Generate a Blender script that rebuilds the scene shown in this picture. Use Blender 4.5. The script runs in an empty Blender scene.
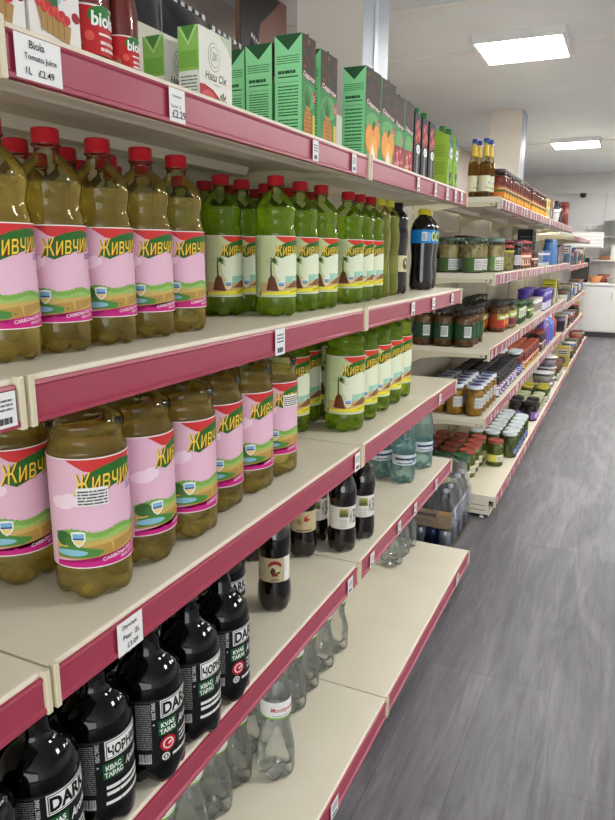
import bpy, bmesh, math, random
from mathutils import Vector, Matrix

random.seed(7)
SC = bpy.context.scene
COL = SC.collection
PI = math.pi

# ------------------------------------------------------------------ camera
CAM = Vector((0.69, 0.0, 1.565))
FPX, YAW, PIT, ROL = 678.69, 0.4356, 0.2298, 0.0076
fw = Vector((-math.sin(YAW)*math.cos(PIT), math.cos(YAW)*math.cos(PIT), -math.sin(PIT)))
rt = Vector((math.cos(YAW), math.sin(YAW), 0.0))
up = rt.cross(fw)
rt, up = math.cos(ROL)*rt + math.sin(ROL)*up, -math.sin(ROL)*rt + math.cos(ROL)*up
cd = bpy.data.cameras.new('camera')
cam = bpy.data.objects.new('camera', cd)
COL.objects.link(cam)
cd.sensor_fit = 'VERTICAL'
cd.sensor_height = 24.0
cd.lens = FPX/820*24.0
cd.clip_start = 0.02
cam.matrix_world = Matrix(((rt.x, up.x, -fw.x, CAM.x), (rt.y, up.y, -fw.y, CAM.y),
                           (rt.z, up.z, -fw.z, CAM.z), (0, 0, 0, 1)))
SC.camera = cam

# ------------------------------------------------------------------ world, light, exposure
w = bpy.data.worlds.new('world')
SC.world = w
w.use_nodes = True
w.node_tree.nodes['Background'].inputs[0].default_value = (0.93, 0.97, 1.0, 1)
w.node_tree.nodes['Background'].inputs[1].default_value = 0.9
ld = bpy.data.lights.new('daylight', 'AREA')
ld.shape = 'RECTANGLE'
ld.size, ld.size_y = 5.0, 2.2
ld.energy = 85
ld.color = (0.95, 0.98, 1.0)
daylight = bpy.data.objects.new('daylight', ld)
COL.objects.link(daylight)
daylight.location = (1.9, -3.55, 1.45)
daylight.rotation_euler = (-PI/2, 0, PI)       # through the shop window behind the camera, shining down the aisle
LAMP_STRENGTH = 45.0
SC.view_settings.view_transform = 'Standard'
SC.view_settings.look = 'None'
SC.view_settings.gamma = 1.0
SC.view_settings.exposure = 0.62
SC.view_settings.use_curve_mapping = False
SC.cycles.max_bounces = 14
SC.cycles.transparent_max_bounces = 32
SC.cycles.transmission_bounces = 12
SC.cycles.caustics_refractive = False
SC.cycles.caustics_reflective = False
SC.cycles.use_denoising = True

# ------------------------------------------------------------------ materials
def lin(c):
    if isinstance(c, str):
        c = tuple(int(c[i:i+2], 16) for i in (0, 2, 4))
    return tuple((v/255/12.92 if v/255 <= .04045 else ((v/255+.055)/1.055)**2.4) for v in c[:3]) + (1.0,)

MC = {}
def M(hexc, rough=.45, metal=0.0, coat=0.0, spec=.5):
    k = (hexc, rough, metal, coat, spec)
    if k in MC: return MC[k]
    m = bpy.data.materials.new('paint_' + hexc)
    m.use_nodes = True
    b = m.node_tree.nodes['Principled BSDF']
    b.inputs['Base Color'].default_value = lin(hexc)
    b.inputs['Roughness'].default_value = rough
    b.inputs['Metallic'].default_value = metal
    b.inputs['Coat Weight'].default_value = coat
    b.inputs['Specular IOR Level'].default_value = spec
    MC[k] = m
    return m

def ink(hexc): return M(hexc, .5, 0.0, 0.0, .22)

def noisy(name, c1, c2, scale=6.0, rough=.5, stretch=(1, 1, 1), bump=0.0, detail=4.0, metal=0.0, coords='Object', spec=.5):
    if name in MC: return MC[name]
    m = bpy.data.materials.new(name); m.use_nodes = True
    nt = m.node_tree; b = nt.nodes['Principled BSDF']
    tc = nt.nodes.new('ShaderNodeTexCoord'); mp = nt.nodes.new('ShaderNodeMapping')
    mp.inputs['Scale'].default_value = stretch
    nz = nt.nodes.new('ShaderNodeTexNoise'); nz.inputs['Scale'].default_value = scale; nz.inputs['Detail'].default_value = detail
    rp = nt.nodes.new('ShaderNodeValToRGB')
    rp.color_ramp.elements[0].position = .3; rp.color_ramp.elements[1].position = .7
    rp.color_ramp.elements[0].color = lin(c1); rp.color_ramp.elements[1].color = lin(c2)
    nt.links.new(tc.outputs[coords], mp.inputs[0]); nt.links.new(mp.outputs[0], nz.inputs['Vector'])
    nt.links.new(nz.outputs['Fac'], rp.inputs[0]); nt.links.new(rp.outputs[0], b.inputs['Base Color'])
    b.inputs['Roughness'].default_value = rough; b.inputs['Metallic'].default_value = metal
    b.inputs['Specular IOR Level'].default_value = spec
    if bump:
        bp = nt.nodes.new('ShaderNodeBump'); bp.inputs['Strength'].default_value = bump; bp.inputs['Distance'].default_value = .01
        nt.links.new(nz.outputs['Fac'], bp.inputs['Height']); nt.links.new(bp.outputs[0], b.inputs['Normal'])
    MC[name] = m
    return m

def chunks(name, c1, c2, c3, scale=45.0, stretch=(1, 1, 1), rough=.35):
    """food packed in a jar: cells of three colours"""
    if name in MC: return MC[name]
    m = bpy.data.materials.new(name); m.use_nodes = True
    nt = m.node_tree; b = nt.nodes['Principled BSDF']
    tc = nt.nodes.new('ShaderNodeTexCoord'); oi = nt.nodes.new('ShaderNodeObjectInfo')
    mp = nt.nodes.new('ShaderNodeMapping'); mp.inputs['Scale'].default_value = stretch
    ad = nt.nodes.new('ShaderNodeVectorMath'); ad.operation = 'ADD'
    nt.links.new(tc.outputs['Object'], mp.inputs[0]); nt.links.new(mp.outputs[0], ad.inputs[0]); nt.links.new(oi.outputs['Random'], ad.inputs[1])
    vo = nt.nodes.new('ShaderNodeTexVoronoi'); vo.inputs['Scale'].default_value = scale
    nt.links.new(ad.outputs[0], vo.inputs['Vector'])
    sp = nt.nodes.new('ShaderNodeSeparateColor'); nt.links.new(vo.outputs['Color'], sp.inputs[0])
    rp = nt.nodes.new('ShaderNodeValToRGB'); e = rp.color_ramp.elements
    e[0].color = lin(c1); e[1].color = lin(c3); n = e.new(.5); n.color = lin(c2)
    nt.links.new(sp.outputs[0], rp.inputs[0]); nt.links.new(rp.outputs[0], b.inputs['Base Color'])
    bp = nt.nodes.new('ShaderNodeBump'); bp.inputs['Strength'].default_value = .6; bp.inputs['Distance'].default_value = .006; bp.invert = True
    nt.links.new(vo.outputs['Distance'], bp.inputs['Height']); nt.links.new(bp.outputs[0], b.inputs['Normal'])
    b.inputs['Roughness'].default_value = rough
    MC[name] = m
    return m

def shell(name, tint, gloss=.55, rough=.06):
    """thin clear plastic or glass wall: see-through with a sharp reflection"""
    if name in MC: return MC[name]
    m = bpy.data.materials.new(name); m.use_nodes = True
    nt = m.node_tree; nt.nodes.remove(nt.nodes['Principled BSDF'])
    out = nt.nodes['Material Output']
    tr = nt.nodes.new('ShaderNodeBsdfTransparent'); tr.inputs[0].default_value = lin(tint)
    gl = nt.nodes.new('ShaderNodeBsdfGlossy'); gl.inputs['Roughness'].default_value = rough
    lw = nt.nodes.new('ShaderNodeLayerWeight'); lw.inputs[0].default_value = .27
    ma = nt.nodes.new('ShaderNodeMath'); ma.operation = 'MULTIPLY'; ma.inputs[1].default_value = gloss
    mx = nt.nodes.new('ShaderNodeMixShader')
    nt.links.new(lw.outputs['Fresnel'], ma.inputs[0]); nt.links.new(ma.outputs[0], mx.inputs[0])
    nt.links.new(tr.outputs[0], mx.inputs[1]); nt.links.new(gl.outputs[0], mx.inputs[2])
    nt.links.new(mx.outputs[0], out.inputs[0])
    MC[name] = m
    return m

def liquid(name, tint, thru=.5, cloudy=0.0, ccol=None):
    """drink: part refraction, part straight tinted light, optionally a little cloudiness"""
    if name in MC: return MC[name]
    m = bpy.data.materials.new(name); m.use_nodes = True
    nt = m.node_tree; nt.nodes.remove(nt.nodes['Principled BSDF'])
    out = nt.nodes['Material Output']
    tr = nt.nodes.new('ShaderNodeBsdfTransparent'); tr.inputs[0].default_value = lin(tint)
    g = nt.nodes.new('ShaderNodeBsdfGlass'); g.inputs['Color'].default_value = lin(tint); g.inputs['IOR'].default_value = 1.33; g.inputs['Roughness'].default_value = .02
    mx = nt.nodes.new('ShaderNodeMixShader'); mx.inputs[0].default_value = thru
    nt.links.new(g.outputs[0], mx.inputs[1]); nt.links.new(tr.outputs[0], mx.inputs[2])
    last = mx
    if cloudy:
        d = nt.nodes.new('ShaderNodeBsdfTranslucent'); d.inputs[0].default_value = lin(ccol or tint)
        df = nt.nodes.new('ShaderNodeBsdfDiffuse'); df.inputs[0].default_value = lin(ccol or tint)
        md = nt.nodes.new('ShaderNodeMixShader'); md.inputs[0].default_value = .5
        nt.links.new(d.outputs[0], md.inputs[1]); nt.links.new(df.outputs[0], md.inputs[2])
        m2 = nt.nodes.new('ShaderNodeMixShader'); m2.inputs[0].default_value = cloudy
        nt.links.new(mx.outputs[0], m2.inputs[1]); nt.links.new(md.outputs[0], m2.inputs[2]); last = m2
    nt.links.new(last.outputs[0], out.inputs[0])
    MC[name] = m
    return m

def emit(name, c, s):
    m = bpy.data.materials.new(name); m.use_nodes = True
    b = m.node_tree.nodes['Principled BSDF']
    b.inputs['Base Color'].default_value = lin(c)
    b.inputs['Emission Color'].default_value = lin(c); b.inputs['Emission Strength'].default_value = s
    return m

# ------------------------------------------------------------------ mesh builder
class MB:
    def __init__(s):
        s.v = []; s.f = []; s.m = []; s.sm = []; s.mats = []
    def mi(s, mat):
        if mat not in s.mats: s.mats.append(mat)
        return s.mats.index(mat)
    def add(s, vs, fs, mat, smooth=False):
        o = len(s.v); s.v += [tuple(p) for p in vs]; k = s.mi(mat)
        for f in fs:
            s.f.append(tuple(i+o for i in f)); s.m.append(k); s.sm.append(smooth)
        return s
    def box(s, x0, x1, y0, y1, z0, z1, mat, bev=0.0):
        if bev:
            bm = bmesh.new(); bmesh.ops.create_cube(bm, size=1)
            for q in bm.verts:
                q.co = ((x0+x1)/2+q.co.x*(x1-x0), (y0+y1)/2+q.co.y*(y1-y0), (z0+z1)/2+q.co.z*(z1-z0))
            bmesh.ops.bevel(bm, geom=list(bm.edges), offset=bev, segments=2, affect='EDGES', profile=.5)
            bm.verts.index_update()
            s.add([q.co[:] for q in bm.verts], [[q.index for q in f.verts] for f in bm.faces], mat); bm.free()
            return s
        vs = [(x, y, z) for x in (x0, x1) for y in (y0, y1) for z in (z0, z1)]
        return s.add(vs, [(0, 1, 3, 2), (4, 6, 7, 5), (0, 4, 5, 1), (2, 3, 7, 6), (0, 2, 6, 4), (1, 5, 7, 3)], mat)
    def lathe(s, prof, mat, segs=32, mod=None, cx=0, cy=0, cz=0, smooth=True):
        vs = []; fs = []; rings = []
        for (z, r) in prof:
            if r < 1e-6:
                rings.append([len(vs)]); zz = z
                if mod: zz = mod(0, z, r)[1]
                vs.append((cx, cy, cz+zz))
            else:
                ring = []
                for i in range(segs):
                    a = 2*PI*i/segs; rr, zz = (r, z) if not mod else mod(a, z, r)
                    ring.append(len(vs)); vs.append((cx+rr*math.cos(a), cy+rr*math.sin(a), cz+zz))
                rings.append(ring)
        for A, B in zip(rings, rings[1:]):
            if len(A) == 1 and len(B) == 1: continue
            for i in range(segs):
                j = (i+1) % segs
                if len(A) == 1: fs.append((A[0], B[j], B[i]))
                elif len(B) == 1: fs.append((A[i], A[j], B[0]))
                else: fs.append((A[i], A[j], B[j], B[i]))
        return s.add(vs, fs, mat, smooth)
    def prism(s, pts, axis, a0, a1, mat, smooth=False):
        """2-D outline pushed along an axis: axis 'y' -> pts are (x,z); 'x' -> (y,z); 'z' -> (x,y)"""
        def p3(p, a):
            return {'y': (p[0], a, p[1]), 'x': (a, p[0], p[1]), 'z': (p[0], p[1], a)}[axis]
        n = len(pts)
        vs = [p3(p, a0) for p in pts] + [p3(p, a1) for p in pts]
        fs = [tuple(range(n-1, -1, -1)), tuple(range(n, 2*n))] + [(i, (i+1) % n, n+(i+1) % n, n+i) for i in range(n)]
        return s.add(vs, fs, mat, smooth)
    def tube(s, pts, r, mat, segs=10):
        pts = [Vector(p) for p in pts]; vs = []; fs = []
        for k, p in enumerate(pts):
            t = (pts[min(k+1, len(pts)-1)] - pts[max(k-1, 0)]).normalized()
            u = t.cross(Vector((0, 0, 1)) if abs(t.z) < .9 else Vector((1, 0, 0))).normalized(); q = t.cross(u)
            rr = r[k] if isinstance(r, (list, tuple)) else r
            for i in range(segs):
                a = 2*PI*i/segs; vs.append(p + u*rr*math.cos(a) + q*rr*math.sin(a))
        for k in range(len(pts)-1):
            for i in range(segs):
                j = (i+1) % segs; fs.append((k*segs+i, k*segs+j, (k+1)*segs+j, (k+1)*segs+i))
        fs += [tuple(range(segs-1, -1, -1)), tuple((len(pts)-1)*segs+i for i in range(segs))]
        return s.add(vs, fs, mat, True)
    def build(s, name, parent=None, label=None, kind=None):
        me = bpy.data.meshes.new(name)
        me.from_pydata(s.v, [], s.f)
        for m in s.mats: me.materials.append(m)
        me.polygons.foreach_set('material_index', s.m)
        me.polygons.foreach_set('use_smooth', s.sm)
        bm = bmesh.new(); bm.from_mesh(me); bmesh.ops.recalc_face_normals(bm, faces=bm.faces) if not getattr(s, 'keep', False) else None
        bm.to_mesh(me); bm.free(); me.update()
        o = bpy.data.objects.new(name, me); COL.objects.link(o)
        if parent: o.parent = parent
        if label: o['label'] = label
        if kind: o['kind'] = kind
        return o

def thing(name, label, cat, loc=(0, 0, 0), rz=0.0, group=None):
    o = bpy.data.objects.new(name, None); COL.objects.link(o)
    o.empty_display_size = .05
    o.location = loc; o.rotation_euler = (0, 0, rz)
    o['label'] = label; o['category'] = cat
    if group: o['group'] = group
    return o

KIDS = {}
def kids(o):
    return [c for c in bpy.data.objects if c.parent == o]
def snapshot(proto):
    """child lists of a prototype (read once)"""
    KIDS[proto.name] = [(c, kids(c)) for c in kids(proto)]
def dup(proto, loc, rz, label, group=None):
    r = proto.copy(); COL.objects.link(r)
    r.location = loc; r.rotation_euler = (0, 0, rz); r['label'] = label
    if group: r['group'] = group
    for c, gs in KIDS[proto.name]:
        d = c.copy(); COL.objects.link(d); d.parent = r
        for g in gs:
            e = g.copy(); COL.objects.link(e); e.parent = d
    return r
USED = set()
def toward(x, y, z, d):
    """a spot d metres nearer the aisle end where the camera stands"""
    v = Vector((CAM.x-x, CAM.y-y)).normalized()*d
    return (x+v.x, y+v.y, z)
def place(proto, loc, rz, label, group=None):
    """the first placement moves the prototype itself, the others are copies"""
    if proto.name not in KIDS: snapshot(proto)
    if proto.name not in USED:
        USED.add(proto.name); proto.location = loc; proto.rotation_euler = (0, 0, rz); proto['label'] = label
        if group: proto['group'] = group
        return proto
    return dup(proto, loc, rz, label, group)

ORD = ('first second third fourth fifth sixth seventh eighth ninth tenth eleventh twelfth thirteenth fourteenth fifteenth sixteenth '
       'seventeenth eighteenth nineteenth twentieth').split()

# ------------------------------------------------------------------ flat printed art, wrapped on labels and boxes
TXT = {}
def text_mesh(s, shear, bold, sx):
    k = (s, shear, bold)
    if k not in TXT:
        c = bpy.data.curves.new('lettering', 'FONT'); c.body = s; c.shear = shear; c.offset = bold; c.resolution_u = 3
        o = bpy.data.objects.new('lettering', c); me = bpy.data.meshes.new_from_object(o)
        vs = [v.co.xy[:] for v in me.vertices]; fs = [tuple(p.vertices) for p in me.polygons]
        bpy.data.objects.remove(o); bpy.data.curves.remove(c); bpy.data.meshes.remove(me)
        x0 = min(v[0] for v in vs); x1 = max(v[0] for v in vs); y0 = min(v[1] for v in vs); y1 = max(v[1] for v in vs)
        TXT[k] = ([((v[0]-x0)/(x1-x0), (v[1]-y0)/(y1-y0)) for v in vs], fs, (x1-x0)/(y1-y0))
    return TXT[k]

class Art:
    def __init__(s, k=.001):
        s.items = []; s.k = k                                     # (verts, faces, layer, material); k = unit (mm)
    def poly(s, pts, c, L=1):
        s.items.append(([(p[0]*s.k, p[1]*s.k) for p in pts], [tuple(range(len(pts)))], L, ink(c))); return s
    def rect(s, u0, v0, u1, v1, c, L=1): return s.poly([(u0, v0), (u1, v0), (u1, v1), (u0, v1)], c, L)
    def ell(s, cu, cv, ru, rv, c, L=1, n=18, rot=0):
        cr, sr = math.cos(rot), math.sin(rot)
        return s.poly([(cu+ru*math.cos(a)*cr-rv*math.sin(a)*sr, cv+ru*math.cos(a)*sr+rv*math.sin(a)*cr) for a in [2*PI*i/n for i in range(n)]], c, L)
    def text(s, t, u, v, h, c, L=3, shear=0.0, bold=0.0, wd=None, rot=0.0, align='c'):
        vs, fs, asp = text_mesh(t, shear, bold, 1)
        W = wd if wd else h*asp
        off = {'c': -W/2, 'l': 0, 'r': -W}[align]; cr, sr = math.cos(rot), math.sin(rot)
        pts = [(off+p[0]*W, p[1]*h) for p in vs]
        s.items.append(([((u+p[0]*cr-p[1]*sr)*s.k, (v+p[0]*sr+p[1]*cr)*s.k) for p in pts], fs, L, ink(c))); return s
    def lines(s, u0, u1, v0, v1, n, c, L=2, fill=.45, seed=1):
        rr = random.Random(seed); dv = (v1-v0)/n
        for i in range(n):
            v = v0+dv*i; a = u0
            while a < u1-1:
                b = min(u1, a+(u1-u0)*rr.uniform(.12, .4)); s.rect(a, v, b-.6, v+dv*fill, c, L); a = b+.4
        return s
    def put(s, mb, fmap, du=None, eps=.00025, clip=None):
        bm = bmesh.new(); mats = []
        for ix, (vs, fs, L, m) in enumerate(s.items):
            if m not in mats: mats.append(m)
            q = [bm.verts.new((p[0], p[1], L*eps+ix*1.5e-6)) for p in vs]; fl = []
            for f in fs:
                try:
                    ff = bm.faces.new([q[i] for i in f]); ff.material_index = mats.index(m); fl.append(ff)
                except ValueError: pass
            big = [f for f in fl if len(f.verts) > 4]
            if big: bmesh.ops.triangulate(bm, faces=big)
        if clip:
            for co, no in (((clip[0], 0, 0), (-1, 0, 0)), ((clip[1], 0, 0), (1, 0, 0)), ((0, clip[2], 0), (0, -1, 0)), ((0, clip[3], 0), (0, 1, 0))):
                bmesh.ops.bisect_plane(bm, geom=list(bm.verts)+list(bm.edges)+list(bm.faces), plane_co=co, plane_no=no, dist=1e-7, clear_outer=True)
        if du:
            u0 = min(v.co.x for v in bm.verts); u1 = max(v.co.x for v in bm.verts)
            x = u0+du
            while x < u1:
                bmesh.ops.bisect_plane(bm, geom=list(bm.verts)+list(bm.edges)+list(bm.faces), plane_co=(x, 0, 0), plane_no=(1, 0, 0), dist=1e-7)
                x += du
        bm.verts.index_update()
        base = len(mb.v)
        mb.v += [fmap(v.co.x, v.co.y, v.co.z) for v in bm.verts]
        for f in bm.faces:
            mb.f.append(tuple(q.index+base for q in f.verts)); mb.m.append(mb.mi(mats[f.material_index])); mb.sm.append(False)
        bm.free()
        return mb

def on_cyl(R, z0, rot=0.0):
    return lambda u, v, h: ((R+h)*math.cos(u/R+rot), (R+h)*math.sin(u/R+rot), z0+v)
def on_px(x, y0, z0): return lambda u, v, h: (x+h, y0+u, z0+v)        # face looking +X, u runs +Y
def on_my(x0, y, z0): return lambda u, v, h: (x0+u, y-h, z0+v)        # face looking -Y, u runs +X

def band(mb, R, z0, z1, c, segs=40):
    return mb.lathe([(z0, R), (z1, R)], ink(c) if isinstance(c, str) else c, segs)

# ================================================================== THE ROOM
FLOOR_END, CEIL = 14.75, 3.06
def mat_floor():
    m = bpy.data.materials.new('grey_wood_planks'); m.use_nodes = True
    nt = m.node_tree; b = nt.nodes['Principled BSDF']; N = nt.nodes.new; Lk = nt.links.new
    tc = N('ShaderNodeTexCoord'); mp = N('ShaderNodeMapping'); mp.inputs['Rotation'].default_value = (0, 0, -PI/2); mp.inputs['Location'].default_value = (0.28, .13, 0)
    br = N('ShaderNodeTexBrick'); br.inputs['Scale'].default_value = 1.0; br.inputs['Brick Width'].default_value = 1.32; br.inputs['Row Height'].default_value = .225
    br.inputs['Mortar Size'].default_value = .0014; br.inputs['Mortar Smooth'].default_value = .3
    br.offset = .37; br.offset_frequency = 3
    br.inputs['Color1'].default_value = lin('807c80'); br.inputs['Color2'].default_value = lin('716e73'); br.inputs['Mortar'].default_value = lin('5a585a')
    Lk(tc.outputs['Object'], mp.inputs[0]); Lk(mp.outputs[0], br.inputs['Vector'])
    m2 = N('ShaderNodeMapping'); m2.inputs['Scale'].default_value = (9, .9, 1)
    Lk(tc.outputs['Object'], m2.inputs[0])
    n1 = N('ShaderNodeTexNoise'); n1.inputs['Scale'].default_value = 2.2; n1.inputs['Detail'].default_value = 8; n1.inputs['Distortion'].default_value = 1.6; n1.inputs['Roughness'].default_value = .68
    Lk(m2.outputs[0], n1.inputs['Vector'])
    m3 = N('ShaderNodeMapping'); m3.inputs['Scale'].default_value = (1.0, .16, 1); Lk(tc.outputs['Object'], m3.inputs[0])
    wv = N('ShaderNodeTexNoise'); wv.inputs['Scale'].default_value = 3.5; wv.inputs['Detail'].default_value = 1.5; wv.inputs['Distortion'].default_value = .6
    Lk(m3.outputs[0], wv.inputs['Vector'])
    mu = N('ShaderNodeMath'); mu.operation = 'MULTIPLY'; mu.inputs[1].default_value = 26; Lk(wv.outputs['Fac'], mu.inputs[0])
    sn = N('ShaderNodeMath'); sn.operation = 'SINE'; Lk(mu.outputs[0], sn.inputs[0])
    r1 = N('ShaderNodeValToRGB'); r1.color_ramp.elements[0].position = .3; r1.color_ramp.elements[0].color = (.5, .5, .5, 1); r1.color_ramp.elements[1].position = .72; r1.color_ramp.elements[1].color = (1.12, 1.12, 1.12, 1)
    Lk(n1.outputs['Fac'], r1.inputs[0])
    r2 = N('ShaderNodeValToRGB'); r2.color_ramp.elements[0].color = (.80, .80, .80, 1); r2.color_ramp.elements[1].color = (1.05, 1.05, 1.05, 1)
    Lk(sn.outputs[0], r2.inputs[0])
    x1 = N('ShaderNodeMixRGB'); x1.blend_type = 'MULTIPLY'; x1.inputs[0].default_value = 1; Lk(br.outputs['Color'], x1.inputs[1]); Lk(r1.outputs[0], x1.inputs[2])
    x2 = N('ShaderNodeMixRGB'); x2.blend_type = 'MULTIPLY'; x2.inputs[0].default_value = 1; Lk(x1.outputs[0], x2.inputs[1]); Lk(r2.outputs[0], x2.inputs[2])
    Lk(x2.outputs[0], b.inputs['Base Color'])
    b.inputs['Roughness'].default_value = .42
    bp = N('ShaderNodeBump'); bp.inputs['Strength'].default_value = .12; bp.inputs['Distance'].default_value = .003
    Lk(n1.outputs['Fac'], bp.inputs['Height']); Lk(bp.outputs[0], b.inputs['Normal'])
    return m

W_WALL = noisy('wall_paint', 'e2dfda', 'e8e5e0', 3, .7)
W_BACK = noisy('back_wall_panels', 'd4d2d0', 'dcdad8', 3, .5)
W_CEIL = noisy('ceiling_paint', 'dbe1e6', 'e1e7ec', 2, .6)
W_TRIM = M('e4e2de', .5)
XL, XR, YF = -1.75, 4.6, -3.6
MB().box(XL-.1, XR+.1, YF-.1, FLOOR_END+.1, -.1, 0, mat_floor()).build('floor', kind='structure')
MB().box(XL-.1, XR+.1, YF-.1, FLOOR_END+.1, CEIL, CEIL+.1, W_CEIL).build('ceiling', kind='structure')
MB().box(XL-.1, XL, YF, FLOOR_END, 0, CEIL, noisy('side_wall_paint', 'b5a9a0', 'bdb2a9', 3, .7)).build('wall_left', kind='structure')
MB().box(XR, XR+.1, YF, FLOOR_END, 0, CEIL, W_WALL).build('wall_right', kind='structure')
MB().box(XL, XR, FLOOR_END, FLOOR_END+.1, 0, CEIL, W_BACK).build('wall_back', kind='structure')
# front wall with a wide shop window behind the camera
fwl = MB()
fwl.box(XL, -.7, YF-.1, YF, 0, CEIL, W_WALL); fwl.box(4.5, XR, YF-.1, YF, 0, CEIL, W_WALL)
fwl.box(-.7, 4.5, YF-.1, YF, 0, .3, W_WALL); fwl.box(-.7, 4.5, YF-.1, YF, 2.65, CEIL, W_WALL)
fwl.build('wall_front', kind='structure')
wf = MB()
for x in (-.7, 1.0, 2.72, 4.45): wf.box(x, x+.05, YF-.08, YF-.02, .3, 2.65, W_TRIM)
wf.box(-.7, 4.5, YF-.08, YF-.02, .3, .35, W_TRIM); wf.box(-.7, 4.5, YF-.08, YF-.02, 2.6, 2.65, W_TRIM)
wf.build('window_1', kind='structure')
# cover strips across the ceiling
for i, y in enumerate((-2.0, -.9, .2, 1.3, 2.4, 3.5, 4.585, 5.68, 10.55)):
    MB().box(XL, XR, y-.022, y+.022, CEIL-.012, CEIL, M('e2e2e0', .5)).build('trim_%d' % (i+1), kind='structure')
# back wall: coving, panel strips
MB().box(XL, XR, FLOOR_END-.05, FLOOR_END, 2.70, 2.78, M('dcdad6', .5)).build('trim_20', kind='structure')
bt = MB()
for x in (-1.15, -.52, .12, .75, 1.9, 3.1): bt.box(x-.02, x+.02, FLOOR_END-.01, FLOOR_END, 0, 2.70, M('cfcdca', .5))
bt.build('trim_21', kind='structure')
MB().box(XL, XR, FLOOR_END-.02, FLOOR_END, 0, .1, M('8e8c8a', .5)).build('baseboard_back', kind='structure')
# two square pillars: cream front, bluish-grey side with a paler strip
def pillar(n, y):
    p = MB(); x0, x1, d = -.86, -.53, .36
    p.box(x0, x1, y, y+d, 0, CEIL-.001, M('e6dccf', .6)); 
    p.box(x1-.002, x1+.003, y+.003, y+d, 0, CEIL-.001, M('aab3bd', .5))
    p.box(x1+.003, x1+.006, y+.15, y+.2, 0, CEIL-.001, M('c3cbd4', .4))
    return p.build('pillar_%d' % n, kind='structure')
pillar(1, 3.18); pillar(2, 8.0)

# ceiling lamps: square surface panels
lamp_frame = M('e9e9e7', .45)
def make_lamp(y, x, label):
    t = thing('ceiling_light', label, 'ceiling light', (x, y, CEIL), 0, 'square panel lights on the ceiling')
    f = MB(); a = .315; h = .058
    for (x0, x1, y0, y1) in ((-a, a, -a, -a+.022), (-a, a, a-.022, a), (-a, -a+.022, -a+.022, a-.022), (a-.022, a, -a+.022, a-.022)):
        f.box(x0, x1, y0, y1, -h, 0, lamp_frame)
    f.build('frame', t)
    MB().box(-a+.022, a-.022, -a+.022, a-.022, -h+.004, -h+.012, LAMPM).build('diffuser', t, 'glowing white diffuser panel')
    return t
LAMPM = emit('lamp_glow', 'fffffd', LAMP_STRENGTH)
make_lamp(13.0, 1.35, 'added square panel light, out of view, brightening the back wall')  # unseen lamp, added to brighten the back wall
make_lamp(5.58, -.19, 'large glowing square panel light, nearest one on the ceiling')
make_lamp(10.5, -.17, 'smaller-looking glowing panel light far back, above the end shelves')
for y in (2.6, 5.58, 8.0, 10.5):
    make_lamp(y, 2.45, 'added square panel light, out of view, right of the aisle')  # unseen row, added and spaced to light the shelf fronts
# ================================================================== SHELVING
CREAM = noisy('cream_shelf_enamel', 'e7dec6', 'ede5d0', 5, .42)
CREAM2 = M('ddd3b4', .4)
PANEL = noisy('cream_back_panel', 'd6cfba', 'ddd6c3', 4, .5)
RAIL = M('a5364e', .32, coat=.3)
SLOT = M('3a3630', .7)
TAGW = M('f2f1ee', .5)
BLACKP = M('17171a', .5)

def tag_mesh(w, h, lines=None, seed=0):
    m = MB(); m.box(0.0001, .0008, -w/2, w/2, -h/2, h/2, TAGW)
    a = Art()
    W, H = w*1000, h*1000
    if lines:
        n = len(lines)
        for i, (t, sz, dx) in enumerate(lines):
            a.text(t, dx, H/2-(i+1)*H/(n+.35)+.8, sz, '2c2c32', bold=.01)
    else:
        a.lines(-W*.36, W*.36, -H*.02, H*.36, 3, '6d6d76', seed=seed)
        a.lines(-W*.3, W*.3, -H*.4, -H*.14, 1, '53535c', seed=seed+5, fill=.7)
    a.put(m, on_px(.0008, 0, 0))
    return m

TAGPROTO = {}
def add_tag(shelf, y, zmid, x, w=.03, h=.045, lines=None, rail=None, seed=0):
    key = (w, h, tuple(lines) if lines else seed % 4)
    if key not in TAGPROTO:
        o = tag_mesh(w, h, lines, seed % 4).build('price_tag', shelf); TAGPROTO[key] = o
    else:
        o = TAGPROTO[key].copy(); COL.objects.link(o); o.parent = shelf
    o.location = (x, y, zmid)
    return o

def deck(L, xf, thick=.03, lip=.066, xb=-.49):
    m = MB(); a, b = .003, L-.003
    m.prism([(xb, 0), (xf-.006, 0), (xf-.001, -.0003), (xf+.001, -.0015), (xf+.002, -.006), (xf, -lip), (xf-.022, -lip), (xf-.022, -lip+.003), (xf-.004, -lip+.003),
             (xf-.004, -thick), (xb, -thick)], 'y', a, b, CREAM)
    return m

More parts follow.
